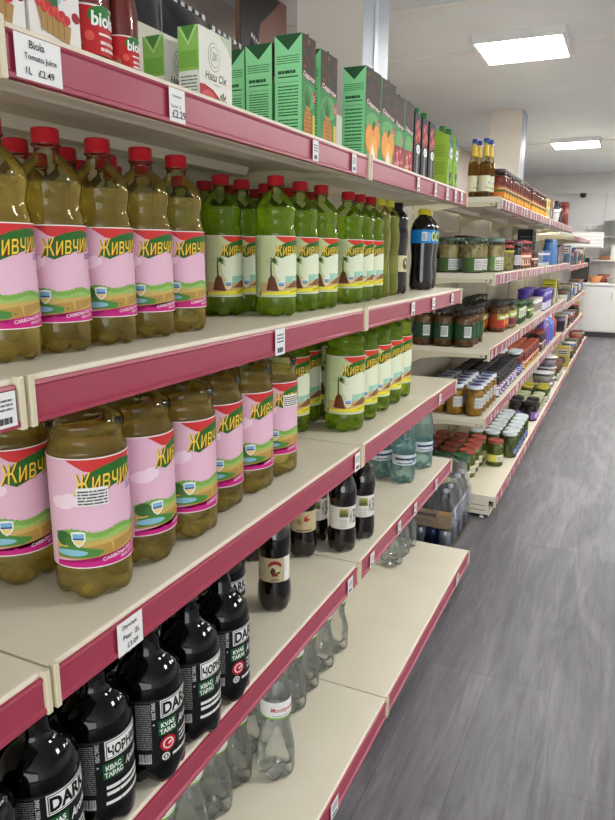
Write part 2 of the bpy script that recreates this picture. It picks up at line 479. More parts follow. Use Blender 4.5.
def make_bay(label, x, y, L, levels, xbase, top, rz=0.0, tags=None, kick='black', ends=(False, False), name='shelving_bay', zbase=.14, group=None):
    t = thing(name, label, 'shelving', (x, y, 0), rz, group)
    # back panel in stacked sheets
    p = MB(); z = .03
    while z < top-.02:
        z1 = min(z+.42, top); p.box(-.512, -.5, .002, L-.002, z, z1-.003, PANEL); z += .42
    p.build('back_panel', t)
    for yy in (0.002, L-.018) if ends[1] else (0.002,):
        u = MB(); u.box(-.5, -.488, yy, yy+.016, 0, top, CREAM2)
        zz = .2
        while zz < top-.05:
            u.box(-.4885, -.4875, yy+.005, yy+.011, zz, zz+.028, SLOT); zz += .05
        u.build('upright', t)
    for k, zl in enumerate(levels):
        d = deck(L, -.008)
        for (xa, xb2) in ((-.17, -.10), (-.40, -.33)):             # stiffening channels under the deck
            d.prism([(xa, -.03), (xb2, -.03), (xb2-.008, -.052), (xa+.008, -.052)], 'y', .03, L-.1, CREAM)
        s = d.build('shelf', t); s.location = (0, 0, zl)
        r = MB(); r.prism([(-.0055, -.008), (-.001, -.009), (.0005, -.013), (-.0018, -.016), (-.0018, -.055), (.0025, -.058), (.0025, -.0635), (-.0055, -.065)], 'y', .014, L-.014, RAIL)
        r.build('price_rail', s)
        for yy in (.0035, L-.0135):
            c = MB(); c.box(-.007, .0045, yy, yy+.010, -.068, .002, CREAM2, .002); c.build('end_cap', s)
        for yy in (.006, L-.010):
            b = MB(); b.prism([(-.485, -.031), (-.023, -.031), (-.023, -.05), (-.25, -.055), (-.40, -.075), (-.485, -.12)], 'y', yy, yy+.004, CREAM2)
            b.box(-.05, -.042, yy-.0006, yy+.0046, -.043, -.037, SLOT); b.build('bracket', s)
        for i, tg in enumerate((tags or {}).get(k, [])):
            add_tag(s, tg[0]-y, -.0365, .0026, *tg[1:], seed=i+k)
    # deeper base shelf
    xbase -= .008; d = deck(L, xbase)
    s = d.build('base_shelf', t); s.location = (0, 0, zbase)
    r = MB(); r.prism([(xbase+.0025, -.008), (xbase+.007, -.009), (xbase+.0085, -.013), (xbase+.0062, -.016), (xbase+.0062, -.055), (xbase+.0105, -.058), (xbase+.0105, -.0635), (xbase+.0025, -.065)], 'y', .01, L-.012, RAIL)
    r.build('price_rail', s)
    for ya, yb in ((L-.010, L-.0035), (.0035, .0085)):
        c = MB(); c.box(xbase+.001, xbase+.0125, ya, yb, -.068, .002, CREAM2, .002); c.build('end_cap', s)
    for i, tg in enumerate((tags or {}).get('base', [])):
        add_tag(s, tg[0]-y, -.0365, xbase+.0106, *tg[1:], seed=i)
    k = MB(); km = BLACKP if kick == 'black' else CREAM
    k.box(xbase-.03, xbase-.026, .003, L-.003, .012 if kick != 'black' else .002, zbase-.066, km)
    k.build('kick_plate', t)
    if ends[0]:
        e = MB(); e.box(-.5, xbase-.03, .0035, .0065, .02, zbase-.031, CREAM)
        for zz in (.045, .075): e.box(-.05, xbase-.05, .0028, .0036, zz, zz+.003, SLOT)
        e.build('base_side_panel', t)
        f = MB(); f.lathe([(0, 0), (0, .016), (.006, .016), (.008, .005), (.03, .005), (.03, 0)], M('d5d3cd', .4), 12, None, xbase-.07, .012, 0); f.build('foot', t)
    return t

Y0, Y1, Y2 = .622, 1.882, 3.140
LV = [1.827, 1.406, .986, .596]
big = [('Biola', 9, -3), ('Tomato Juice', 9, 2), ('1L   £2.49', 8.5, 0)]
tags0 = {1: [(.585, .035)]}
tags1 = {0: [(.685, .074, .05, big), (.972, .042, .05, [('Tomato Juice', 4.5, -2), ('Carton  1L', 4.5, -4), ('£2.29', 12, 3)]), (1.51,), (1.755,)],
         1: [(1.33, .045, .058)], 2: [(.79, .062, .058, [('Zhyvchyk', 9, -2), ('Pear  2L', 9, 2), ('£3.09', 9, 4)]), (1.835, .04, .056)],
         3: [(1.80, .04, .05)], 'base': [(1.43, .05, .052)]}
tags2 = {0: [(2.36,), (2.59,), (2.77,), (2.91,), (3.02,)], 1: [(2.36, .04), (2.64, .04), (2.95, .035)], 2: [(2.83, .035)],
         3: [(2.0, .04, .05), (2.30, .035, .05), (2.51, .035, .05), (2.84, .035, .05)], 'base': [(2.88, .05, .05)]}
make_bay('cream shelving bay closest to the camera, mostly cut off by the frame', 0, Y0-1.25, 1.25, LV, .111, 2.14, tags=tags0)
make_bay('cream red-railed shelving bay holding the pear sodas and black kvass', 0, Y0, Y1-Y0, LV, .111, 2.14, tags=tags1)
make_bay('cream red-railed shelving bay ending at the gap before the jar shelves', 0, Y1, Y2-Y1, LV, .111, 2.14, tags=tags2, ends=(False, True))
FY = [3.95, 5.2, 6.45, 7.7, 8.95]
FL = [1.865, 1.45, 1.02, .61]
names = ['cream shelving bay at near end of the jar run, cider bottles on top', 'second cream shelving bay of the jar run, red sauce jars on top',
         'third cream shelving bay of the jar run, packets on its top', 'fourth cream shelving bay of the jar run, tubes and dark bottles on top']
for i in range(4):
    n = (9, 8, 7, 6)[i]; rr = random.Random(i+3)
    tg = {}
    for k in (0, 1, 2, 3, 'base'):
        tg[k] = [(FY[i]+.07+(1.12/n)*j+rr.uniform(-.02, .02), .034, .046) for j in range(n) if rr.random() < .86]
    make_bay(names[i], 0, FY[i], 1.25, FL, .095, 1.93, tags=tg, kick='cream', ends=(i == 0, i == 3))
GY = [9.15, 10.4, 11.65]
for i in range(3):
    make_bay(['far cream shelving bay just past the jar run', 'middle cream shelving bay of the farthest run', 'last cream shelving bay before the back counter'][i],
             0, GY[i], 1.25, [1.79, 1.41, .94, .55], .095, 1.93, kick='cream', ends=(i == 0, i == 2))
make_bay('back-to-back shelving bay behind the cartons, carrying black crisp bags', -1.03, 2.75, 1.25, [1.90], -.02, 1.96, rz=PI)
# ================================================================== DRINKS
def petal(r0, H=.034, lift=.013, n=5):
    def f(a, z, r):
        k = max(0.0, min(1.0, (H-z)/H)); v = (.5+.5*math.cos(n*a))**2*k
        return r - v*.0055*(r/r0), z + v*lift*min(1.0, r/(.45*r0))
    return f

BASE = lambda R: [(.013, 0), (.010, R*.3), (0, R*.62), (.0008, R*.80), (.006, R*.93), (.016, R*.99), (.036, R)]

def prof_at(prof, z):
    """radius of the outline at height z (upper part)"""
    up_ = prof[6:]
    for (za, ra), (zb, rb) in zip(up_, up_[1:]):
        if za <= z <= zb: return ra+(rb-ra)*(z-za)/max(zb-za, 1e-6)
    return up_[-1][1]

def make_cap(r, z0, z1, c, ribs=30):
    m = MB(); mat = M(c, .35)
    m.lathe([(z0, r*.985), (z0+.003, r*1.0), (z0+.0035, r*.975), (z1-.004, r*.975), (z1-.001, r*.93), (z1, r*.8), (z1, 0)], mat, ribs*2,
            lambda a, z, rr: (rr*(1+(.012 if int(round(a/(2*PI)*ribs*2)) % 2 else -.012)) if z0+.0034 < z < z1-.0005 and rr > r*.85 else rr, z))
    m.lathe([(z0+.0005, r*.98), (z0+.0005, r*.6)], mat, 24)
    return m

def make_bottle(name, label, cat, prof, body, drink=None, level=None, cap=None, foot=5, segs=40, lab=None, group=None, shape=None):
    t = thing(name, label, cat, group=group)
    md0 = petal(prof[6][1] if foot else 1, n=foot or 5) if foot else None
    def md(a, z, r):
        if md0: r, z = md0(a, z, r)
        if shape: r = shape(a, z, r)
        return r, z
    b = MB(); b.lathe(prof, body, segs, md); b.build('bottle_body', t)
    if drink:
        inn = [(z+(.0025 if i < 3 else 0), max(0, r-.0022)) for i, (z, r) in enumerate(prof) if z < level-.002]
        r = prof_at(prof, level)-.0022
        inn += [(level, r), (level, 0)]
        d = MB(); d.lathe(inn, drink, segs, md); d.build('drink', t)
    if cap: make_cap(*cap).build('cap', t, cap[3+1] if len(cap) > 4 else None)
    if lab: lab(t)
    return t

# ---------- the flavoured soda: pear (pink label) and pineapple (green label)
SR = .0505
SODA = BASE(SR) + [(.046, SR), (.048, SR-.0006), (.194, SR-.0006), (.197, SR), (.204, SR-.001), (.216, SR-.0045), (.226, SR-.006), (.236, SR-.0045), (.246, SR-.002),
                   (.256, SR-.0015), (.267, SR-.003), (.278, SR-.008), (.288, SR-.0155), (.296, SR-.0235), (.302, SR-.029), (.306, SR-.031), (.315, SR-.0312),
                   (.3155, SR-.0275), (.3185, SR-.0275), (.319, SR-.0312), (.330, SR-.0315), (.334, SR-.0315), (.334, 0)]
SODA = [(z if z < .197 else .197+(z-.197)*.955, r if z < .30 else r-.0012) for z, r in SODA]
def soda_ribs(a, z, r):
    return r*(1+.012*math.cos(10*a)) if .205 < z < .24 else (r*(1+.006*math.cos(10*a)) if .24 <= z < .27 else r)
PET = shell('clear_bottle_plastic', 'fcfae8', 1.0, .05)
PETG = shell('green_bottle_plastic', 'ecf8cc', 1.0, .05)
PEARDRINK = liquid('pear_drink', 'fff8ca', .84, .24, 'ffeea0')
GREENDRINK = liquid('pineapple_drink', 'f6fcb8', .82, .28, 'ecfe70')

def shield(a, u, v, s):
    a.poly([(u-s, v+s), (u, v+s*1.15), (u+s, v+s), (u+s, v-s*.1), (u+s*.6, v-s*.8), (u, v-s*1.25), (u-s*.6, v-s*.8), (u-s, v-s*.1)], 'f4f2ee', 3)
    a.rect(u-s*.8, v+s*.15, u+s*.8, v+s*.8, '7fb6d8', 4); a.rect(u-s*.8, v-.1*s, u+s*.8, v+s*.15, '2d4f9a', 4)
    a.poly([(u-s*.75, v-s*.15), (u+s*.75, v-s*.15), (u+s*.4, v-s*.75), (u, v-s*1.0), (u-s*.4, v-s*.75)], 'f0d488', 4)

def logo(a, u, v, flip=1):
    # leaf-green ribbon and red swoosh behind yellow italic lettering
    a.poly([(u-40, v-10), (u-24, v-17), (u-4, v-9), (u+16, v-3), (u+44, v+2), (u+46, v+24), (u+20, v+27), (u-6, v+22), (u-26, v+14)], '2f6b2c', 2)
    a.text('Живчик', u+2, v-9, 27, '6d3a12', 3, .35, .012, wd=90, rot=.12)
    a.text('Живчик', u+1, v-8, 27, 'f6d24a', 4, .35, .0, wd=89, rot=.12)

def soda_label(kind, SRr, kk):
    def f(t):
        m = MB(); R = SRr+.0002; lo = .048*kk
        base = 'e8bccf' if kind == 'pear' else 'cbd8a2'
        band(m, R, lo, .194*kk, base, 48)
        a = Art(.001*kk); H = 146; C = 2*PI*SRr*1000/kk
        a.rect(-C/2, 144.4, C/2, 146, 'f5efe9', 3); a.rect(-C/2, 0, C/2, 1.4, 'f3ecec', 3)
        if kind == 'pear':
            a.poly([(-52, 144.4), (-42, 138), (-30, 130), (-8, 124), (20, 130), (60, 144.4)], 'd23a3a', 1)
            logo(a, 0, 112)
            # countryside: hedge, meadow, path, pond
            a.poly([(-75, 30), (75, 38), (75, 48), (50, 51), (30, 47), (0, 50), (-30, 47), (-60, 46), (-75, 48)], '9dc06a', 1)
            for k in range(-70, 74, 7): a.ell(k, 47+3*math.sin(k), 4.5, 4, '7fae52', 1, 8)
            a.poly([(-75, 12), (75, 16), (75, 40), (0, 38), (-75, 34)], 'c9ad62', 2)
            a.poly([(-75, 12), (-10, 13), (50, 30), (75, 33), (75, 38), (20, 34), (-75, 24)], 'b58f4b', 2)
            a.poly([(-70, 14), (-20, 15), (-6, 22), (-40, 30), (-70, 27)], '4e8a3e', 2)
            a.ell(-52, 21, 22, 4.5, '8cc2d6', 3); a.ell(-62, 40, 12, 10, '3d6a34', 2, 12); a.ell(-50, 36, 10, 8, '537f3c', 2, 12)
            shield(a, -41, 40, 9)
            a.poly([(-75, 1.4), (75, 1.4), (75, 26), (50, 22), (10, 13), (-30, 8), (-75, 8)], 'c7267e', 3)
            a.text('CARBONATED DRINK', 22, 12, 5, 'f7e6ef', 5, .15, .01, rot=.13); a.text('PEAR JUICE', 26, 5.5, 5, 'f7e6ef', 5, .15, .01, rot=.13)
            a.text('3.0 Мг', 46, 96, 9, '6a4fb0', 3, .2, .02, rot=.05)
            a.ell(58, 62, 16, 14, 'f3d3e2', 1); a.ell(-60, 88, 18, 9, 'f6dbe7', 1); a.ell(-48, 92, 12, 9, 'f6dbe7', 1)
            a.ell(66, 40, 12, 10, '3d6a34', 2, 12)
            a.lines(88, 150, 24, 130, 22, 'a8708c', seed=3)
        else:
            a.poly([(-36, 144.4), (-20, 133), (0, 124), (20, 130), (60, 144.4)], 'd9412f', 1)
            logo(a, 4, 110)
            a.ell(8, 70, 44, 44, 'e6ecd0', 1)
            a.poly([(-75, 6), (75, 6), (75, 40), (-75, 34)], 'cdb07c', 1)
            a.poly([(-10, 34), (75, 34), (75, 52), (-10, 50)], '9fcfb8', 1)
            a.poly([(-58, 16), (-52, 44), (-44, 54), (-36, 46), (-30, 24), (-26, 14)], '6b3b22', 2)
            a.poly([(-47, 44), (-43, 44), (-44, 86), (-47, 86)], '4d3a1e', 2)
            for k, an in enumerate((-.4, .05, .5, .95, 1.5, 2.1, 2.6, 3.1, 3.55)):
                ca, sa = math.cos(an), math.sin(an); cx, cy = -45.5, 86
                a.poly([(cx, cy), (cx+11*ca-1.8*sa, cy+9*sa+1.8*ca), (cx+21*ca, cy+15*sa-5), (cx+10*ca+1.5*sa, cy+8*sa-2)], '3c5a2a', 3)
            a.poly([(-10, 22), (20, 40), (52, 34), (70, 22)], '8a5a3c', 2)
            shield(a, -20, 28, 9)
            a.poly([(-75, 6), (75, 6), (75, 30), (40, 24), (0, 16), (-75, 10)], 'f1e23a', 3)
            a.text('CARBONATED', 26, 12, 5, '5a7a22', 5, .15, .01, rot=.14)
            a.rect(-76, 2, -75, 144, '6d7a52', 2); a.rect(-78, 3, -74, 12, '222222', 3)
            a.lines(-150, -82, 20, 138, 24, '93a076', seed=4)
        a.put(m, on_cyl(R+.0001, lo), .006)
        m.build('label', t)
    return f
K2 = 1.3
def upz(z): return z*K2 if z <= .197 else .2561+(z-.197)*(.362-.2561)/(.336-.197)
SR2 = SR*K2
SODA2 = BASE(SR2) + [(upz(z), r*K2 if z < .28 else (r*K2*(1-(z-.28)/.0175)+r*((z-.28)/.0175) if z < .2975 else r)) for z, r in SODA[7:]]
def soda_ribs2(a, z, r): return r*(1+.012*math.cos(10*a)) if .262 < z < .29 else r
pear = make_bottle('pear_soda_bottle', 'x', 'bottle', SODA, PET, PEARDRINK, .256, (.0208, .312, .336, 'b81a28'), lab=soda_label('pear', SR, 1.0), shape=soda_ribs)
pine = make_bottle('pineapple_soda_bottle', 'x', 'bottle', SODA, PETG, GREENDRINK, .262, (.0208, .312, .336, 'b81a28'), lab=soda_label('pine', SR, 1.0), shape=soda_ribs)
pear2 = make_bottle('pear_soda_bottle', 'x', 'bottle', SODA2, PET, PEARDRINK, .286, (.0225, .342, .362, 'b81a28'), lab=soda_label('pear', SR2, K2), shape=soda_ribs2)
pine2 = make_bottle('pineapple_soda_bottle', 'x', 'bottle', SODA2, PETG, GREENDRINK, .305, (.0225, .342, .362, 'b81a28'), lab=soda_label('pine', SR2, K2), shape=soda_ribs2)

zA, zB, zC, zD, zE = 1.827, 1.406, .986, .596, .14
E5 = .0008
def jit(k): return random.Random(k).uniform(-1, 1)
# shelf B: five or six pears in front, two more rows behind
ys = [.733, .843, .953, 1.063, 1.173]
for i, y in enumerate(ys):
    x = (-.155, -.155, -.15, -.147, -.147)[i]
    lb = ['pear soda bottle on second shelf, cut by the left edge of the picture', 'pear soda bottle on second shelf, second of the front row from the left edge',
          'pear soda bottle on second shelf, middle one of the five in front', 'pear soda bottle on second shelf, next to last before the green sodas',
          'pear soda bottle on second shelf, last of the front row before the green sodas'][i]
    place(pear, toward(x, y, zB+E5, .03), -.26+.08*jit(i), lb, 'pear sodas on the second shelf')
for r in (1, 2):
    for i, y in enumerate(ys[1:]):
        place(pear, (-.15-.107*r, y+.035*r+.003*jit(i+9*r), zB+E5), -.2+.5*jit(i+20*r), 'pear soda bottle on second shelf, %s one of the %s' % (ORD[i], ('row', 'row right behind the front bottles', 'rearmost row')[r]), 'pear sodas on the second shelf')
# pineapple sodas on shelf B
gl = [(-.13, 1.565, 'pineapple soda bottle on second shelf, front one with a gap to its left'), (-.135, 1.715, 'pineapple soda bottle on second shelf, second of the front row'),
      (-.125, 1.83, 'pineapple soda bottle on second shelf, third of the front row'), (-.13, 2.05, 'pineapple soda bottle on second shelf, first of three close together by the lemon sodas'),
      (-.132, 2.155, 'pineapple soda bottle on second shelf, middle of three close together by the lemon sodas'), (-.134, 2.26, 'pineapple soda bottle on second shelf, right beside the lemon soda'),
      (-.25, 1.50, 'pineapple soda bottle on second shelf, set back beside the last pear soda'), (-.258, 1.615, 'pineapple soda bottle on second shelf, set back behind the front bottle with the gap'),
      (-.25, 1.735, 'pineapple soda bottle on second shelf, behind the second front one'), (-.245, 1.87, 'pineapple soda bottle on second shelf, behind the third front one'),
      (-.24, 2.02, 'pineapple soda bottle on second shelf, behind the three close together'),
      (-.362, 1.49, 'pineapple soda bottle on second shelf, deepest row, nearest the pears'), (-.37, 1.61, 'pineapple soda bottle on second shelf, deepest row, second along'),
      (-.365, 1.74, 'pineapple soda bottle on second shelf, deepest row, third along'), (-.36, 1.875, 'pineapple soda bottle on second shelf, deepest row, last along')]
for i, (x, y, lb) in enumerate(gl):
    place(pine, toward(x, y, zB+E5, .03), -.42+.12*jit(i+40), lb, 'pineapple sodas on the second shelf')
# shelf C pears
cl = [(-.30, .845, -.15, 'big pear soda bottle on third shelf, set back behind the leftmost shelf joint'), (-.142, .873, -.36, 'big pear soda bottle with a white importer sticker, third shelf'),
      (-.146, 1.015, .38, 'big pear soda bottle on third shelf, turned aside, next to the one with a sticker'), (-.135, 1.15, -.02, 'big pear soda bottle on third shelf, third of the front row'),
      (-.158, 1.302, -.05, 'big pear soda bottle on third shelf, fourth of the front row'), (-.153, 1.445, -.1, 'big pear soda bottle on third shelf, fifth of the front row'),
      (-.154, 1.588, -.2, 'big pear soda bottle with a pale printed sticker, last of the third shelf front row')]
for i, (x, y, rz, lb) in enumerate(cl):
    o = place(pear2, toward(x, y, zC+E5, .042), rz, lb, 'pear sodas on the third shelf')
    if i in (1, 6):
        m = MB(); a = Art(.0013)
        a.rect(-27, 0, 13, 24, 'ebe8e2', 1); a.lines(-25, 12, 2, 22, 5, '55555c', 2, .5, i)
        a.put(m, on_cyl(SR2+.0024, .172 if i == 1 else .188, -.27 if i == 1 else .05), .006); m.build('sticker', o, 'white importer sticker')
for i, y in enumerate((1.0, 1.14, 1.28, 1.42, 1.56)):
    place(pear2, (-.31+.004*jit(i), y, zC+E5), .2*jit(i+70), 'big pear soda bottle on third shelf, %s along the row behind the front bottles' % ORD[i], 'pear sodas on the third shelf')
gc = [(-.147, 2.096, 'big pineapple soda bottle on third shelf, first of the front row'), (-.154, 2.25, 'big pineapple soda bottle on third shelf, second of the front row'),
      (-.155, 2.395, 'big pineapple soda bottle on third shelf, third of the front row'), (-.156, 2.54, 'big pineapple soda bottle on third shelf, fourth of the front row'),
      (-.16, 2.685, 'big pineapple soda bottle on third shelf, last of the front row'), (-.30, 1.985, 'big pineapple soda bottle on third shelf, behind the last pear soda'),
      (-.325, 2.135, 'big pineapple soda bottle on third shelf, second of the set back row'), (-.30, 2.28, 'big pineapple soda bottle on third shelf, third of the set back row'),
      (-.30, 2.42, 'big pineapple soda bottle on third shelf, fourth of the set back row'), (-.30, 2.56, 'big pineapple soda bottle on third shelf, rearmost one near the jars')]
for i, (x, y, lb) in enumerate(gc):
    place(pine2, toward(x, y, zC+E5, .042), -.48+.12*jit(i+60) if i else -.62, lb, 'pineapple sodas on the third shelf')

# ---------- slim lemon sodas, dark wavy bottle, cola
WAVY = BASE(.044) + [(.06, .044), (.09, .041), (.12, .0395), (.16, .041), (.19, .044), (.215, .0445), (.235, .042), (.25, .0385), (.262, .040), (.276, .041), (.29, .037), (.303, .028), (.312, .019),
                     (.318, .0165), (.33, .0165), (.33, 0)]
def lemon_label(t):
    m = MB(); a = Art()
    for q in (-60, 25):
        a.rect(q, 0, q+1, 55, 'cfd57c', 1); a.rect(q+40, 0, q+41, 55, 'cfd57c', 1); a.rect(q, 54, q+41, 55, 'cfd57c', 1); a.rect(q, 0, q+41, 1, 'cfd57c', 1)
        a.lines(q+6, q+35, 8, 48, 7, 'b5bf5a', 1, .3, q+90)
    a.put(m, on_cyl(.0418, .085), .006); m.build('label', t, 'see-through label with thin outlines')
lemon = make_bottle('lemon_soda_bottle', 'x', 'bottle', WAVY, PET, liquid('lemon_drink', 'f0f4b4', .5, .4, 'e2ea80'), .285, (.0205, .315, .338, 'd9d24a'), lab=lemon_label)
for i, (x, y) in enumerate(((-.138, 2.372), (-.14, 2.478))):
    place(lemon, toward(x, y, zB+E5, .03), 0, ['pale yellow lemon soda bottle with yellow cap, beside the green sodas', 'pale yellow lemon soda bottle with yellow cap, beside the dark wavy bottle'][i], 'lemon sodas')
def tarhun_label(t):
    m = MB(); band(m, .0425, .085, .145, 'd3cda0'); a = Art()
    a.ell(6, 30, 15, 22, '17181a', 1); a.ell(6, 30, 11, 17, 'c9c28c', 2); a.ell(6, 30, 9.5, 15, '17181a', 3); a.ell(6, 32, 4, 8, 'e8e4d2', 4, 9, .4)
    a.lines(-70, -30, 6, 54, 8, '6b684e', 1)
    a.put(m, on_cyl(.0427, .085), .006); m.build('label', t)
DARK = M('0d0b0d', .08, coat=.3)
wavy = make_bottle('dark_soda_bottle', 'dark wavy soda bottle with black cap and beige label beside lemon sodas', 'bottle', WAVY, DARK, cap=(.0205, .315, .338, '1a1a1c'), lab=tarhun_label)
wavy.location = toward(-.14, 2.585, zB+E5, .03); wavy.rotation_euler.z = -.4
COLA = BASE(.05) + [(.06, .05), (.09, .0475), (.115, .0455), (.14, .046), (.17, .049), (.195, .0505), (.245, .0505), (.262, .0495), (.28, .043), (.295, .032), (.305, .022), (.31, .0175), (.33, .0165), (.33, 0)]
def cola_label(t):
    m = MB(); band(m, .0512, .195, .25, '1b83cc'); a = Art()
    a.ell(28, 28, 17, 20, 'dfe8a8', 1); a.ell(28, 28, 12, 14, '8fb03a', 2); a.ell(28, 26, 6, 9, '2c5b1d', 3, 10, .5)
    a.rect(-34, 10, -10, 46, 'dfe7ee', 1); a.lines(-32, -12, 14, 42, 7, '4a5a66', 2)
    a.lines(-6, 8, 8, 46, 6, 'cfe6f5', 1)
    a.put(m, on_cyl(.0514, .195), .006); m.build('label', t)
cola = make_bottle('cola_bottle', 'x', 'bottle', COLA, DARK, cap=(.0215, .312, .336, 'e6d62e'), lab=cola_label)
for i, (x, y) in enumerate(((-.14, 2.945), (-.155, 3.065), (-.26, 2.90))):
    place(cola, toward(x, y, zB+E5, .03), -.7, ['dark cola bottle with blue label and yellow cap, front one by the shelf end', 'dark cola bottle with blue label, the last one at the shelf end', 'dark cola bottle with blue label, behind the other two'][i], 'cola bottles')

# ---------- shelf D: black kvass
KR = .0615
KV = BASE(KR) + [(.045, KR), (.049, KR-.0008), (.186, KR-.0008), (.19, KR), (.205, KR-.001), (.218, KR-.006), (.230, KR-.015), (.239, KR-.026), (.246, KR-.034), (.256, KR-.0385), (.276, .0215), (.288, .0175), (.291, .0195), (.294, .0195), (.295, .0165), (.308, .0165), (.308, 0)]
KBODY = M('070607', .07, coat=0.0, spec=.35)
def kvas_label(t):
    m = MB(); R = KR-.0004; band(m, R, .05, .185, '121213', 48); a = Art()
    W = 2*PI*R*1000
    for s, wd, g1, g2, it in ((-1, 'DARK', 'KVAS', 'TARAS', 'Aroma'), (1, 'ЧОРНИЙ', 'КВАС', 'ТАРАС', 'Аромат')):
        u = (W/4)*s
        a.rect(u-29, 94, u+54, 130, 'e9e8e4', 1); a.rect(u-27, 96, u+52, 128, '121213', 2); a.rect(u-25.5, 97.5, u+50.5, 126.5, 'e9e8e4', 3)
        a.text(wd, u+12, 99.5, 25, '101011', 4, 0, .04, wd=73)
        a.text(g1+' '+g2, u-38, 112, 7, 'd8d7d3', 2, 0, .02, wd=34, rot=PI/2)
        a.rect(u-34, 58, u+4, 88, '1f5a30', 1); a.text(g1, u-15, 74.5, 10, 'eef0ea', 3, 0, .03, wd=28, rot=.06); a.text(g2, u-15, 61.5, 10, 'eef0ea', 3, 0, .03, wd=33, rot=.06)
        a.text(it, u+30, 66, 17, 'e9e8e4', 2, .4, .02, wd=44, rot=.1)
        if s < 0:
            a.ell(u-16, 38, 16, 16, 'b72231', 1, 24); a.ell(u-16, 38, 11, 11, 'ece9e4', 2, 24); a.ell(u-16, 38, 8.5, 8.5, 'b72231', 3, 24); a.ell(u-13, 39, 5, 2, 'ece9e4', 4, 10, .5)
            a.ell(u-22, 12, 8, 8, 'd9d7d0', 1); a.ell(u-22, 12, 5, 5, '121213', 2); a.ell(u-22, 12, 2.5, 3.5, 'd9d7d0', 3)
            a.lines(u-8, u+48, 8, 15, 1, 'e3e2de', 2, .8, 3); a.lines(u+10, u+50, 26, 54, 3, 'd8d7d3', 2, .5, 8)
            a.rect(u+6, 24, u+6.8, 56, '8e8d8a', 2)
        else:
            a.lines(u-30, u+48, 26, 50, 2, 'e3e2de', 2, .55, 5); a.lines(u-32, u+48, 8, 16, 1, 'e3e2de', 2, .8, 6)
        a.lines(u-74, u-46, 34, 128, 24, '8d8c89', 1, .5, int(u)+500); a.lines(u-72, u-48, 4, 26, 1, 'c9c8c4', 1, .9, 9)
        for k in range(9): a.rect(u-72+k*2.6, 8, u-71+k*2.6, 24, '121213', 2)
        a.ell(u-42, 84, 2.2, 2.2, 'c9c8c4', 2, 4)
    a.rect(-W/2, 131, W/2, 131.8, '5d5c5a', 1)
    a.put(m, on_cyl(R+.0001, .05), .006); m.build('label', t)
kvas = make_bottle('black_kvass_bottle', 'x', 'bottle', KV, KBODY, cap=(.0215, .294, .315, '141416'), lab=kvas_label)
kx = [(-.09, .535), (-.092, .664), (-.09, .793), (-.07, .92), (-.066, 1.047), (-.068, 1.176)]
kl = ['black kvass bottle on fourth shelf, cut off by the lower left corner', 'black kvass bottle reading DARK, leftmost whole label on the fourth shelf', 'black kvass bottle reading in Cyrillic, under the third shelf joint at left',
      'black kvass bottle reading DARK, under the pear price tag', 'black kvass bottle reading in Cyrillic, second to last of its front row', 'black kvass bottle reading DARK, last of its front row']
for i, (x, y) in enumerate(kx):
    dk = (i % 2 == 1)
    place(kvas, toward(x, y, zD+E5, .036), -.14 + (PI/2 if dk else -PI/2), kl[i], 'black kvass on the fourth shelf')
for i, y in enumerate((.665, .794, .923, 1.052, 1.181, 1.36)):
    x = -.222 if i < 5 else -.185
    place(kvas, toward(x, y, zD+E5, .036), -.5 + PI/2, 'black kvass bottle in the second row, %s from the left edge' % ORD[i] if i < 5 else 'black kvass bottle reading DARK, standing back behind the row end', 'black kvass on the fourth shelf')

# ---------- brown kvass bottles
KB = BASE(.047) + [(.05, .047), (.07, .046), (.082, .0435), (.09, .043), (.16, .043), (.168, .0435), (.185, .0465), (.205, .0465), (.225, .043), (.245, .036), (.262, .026), (.275, .0185), (.285, .0165), (.30, .0165), (.30, 0)]
def beige_label(face):
    def f(t):
        m = MB(); band(m, .0434, .09, .16, 'c9b78f'); a = Art()
        if face:
            a.poly([(-20, 44), (-17, 54), (-9, 61), (0, 63), (9, 61), (17, 54), (20, 44), (14, 46), (8, 51), (0, 53), (-8, 51), (-14, 46)], 'a02a2c', 1)
            a.ell(0, 38, 12, 13, 'e2d3ae', 2); a.ell(-5, 32, 7, 11, '5b3a26', 3); a.ell(4, 42, 6, 5, 'd8c6a4', 3); a.poly([(-9, 18), (9, 18), (6, 27), (-7, 26)], '8b2a26', 4); a.ell(9, 28, 6, 3, '3f4a2c', 4)
            a.rect(-18, 52, -17, 53, 'e8dcc0', 3)
            a.text('СІЛА', 0, 4, 7, '3a3026', 2, 0, .02)
            a.rect(26, 0, 48, 72, 'eeebe6', 3); a.lines(29, 34, 30, 66, 12, '6d6d74', 4)
        else:
            a.ell(8, 46, 13, 9, 'b23a34', 1, 10, .6); a.ell(14, 50, 7, 4, 'd8b7a0', 2); a.ell(-16, 34, 11, 12, 'b8a56f', 1); a.ell(-18, 34, 6, 8, 'a08c58', 2)
            a.text('Q', 26, 18, 16, '2a2420', 2, .1, .04); a.lines(-30, 24, 4, 14, 1, '7d6b47', 2)
        a.put(m, on_cyl(.0436, .09), .006); m.build('label', t)
    return f
def pale_label(t):
    m = MB(); band(m, .0434, .075, .16, 'e6e1d8'); a = Art()
    a.rect(-30, 50, 0, 78, '8a8a4a', 1); a.poly([(-30, 50), (0, 50), (0, 60), (-14, 66), (-30, 58)], '5d6a34', 2); a.poly([(-30, 70), (-10, 74), (0, 68), (0, 78), (-30, 78)], 'b5a86c', 2)
    a.text('КВАС', 34, 26, 48, '17171a', 2, 0, -.005, wd=58)
    a.lines(-28, -2, 14, 44, 5, 'a99f92', 1, .35)
    a.put(m, on_cyl(.0436, .075), .006); m.build('label', t)
KBR = M('100807', .07, coat=.45)
k1 = make_bottle('kvass_bottle', 'brown kvass bottle standing alone, beige label with red arc and white sticker', 'bottle', KB, KBR, cap=(.0205, .285, .308, '2a1a14'), lab=beige_label(True))
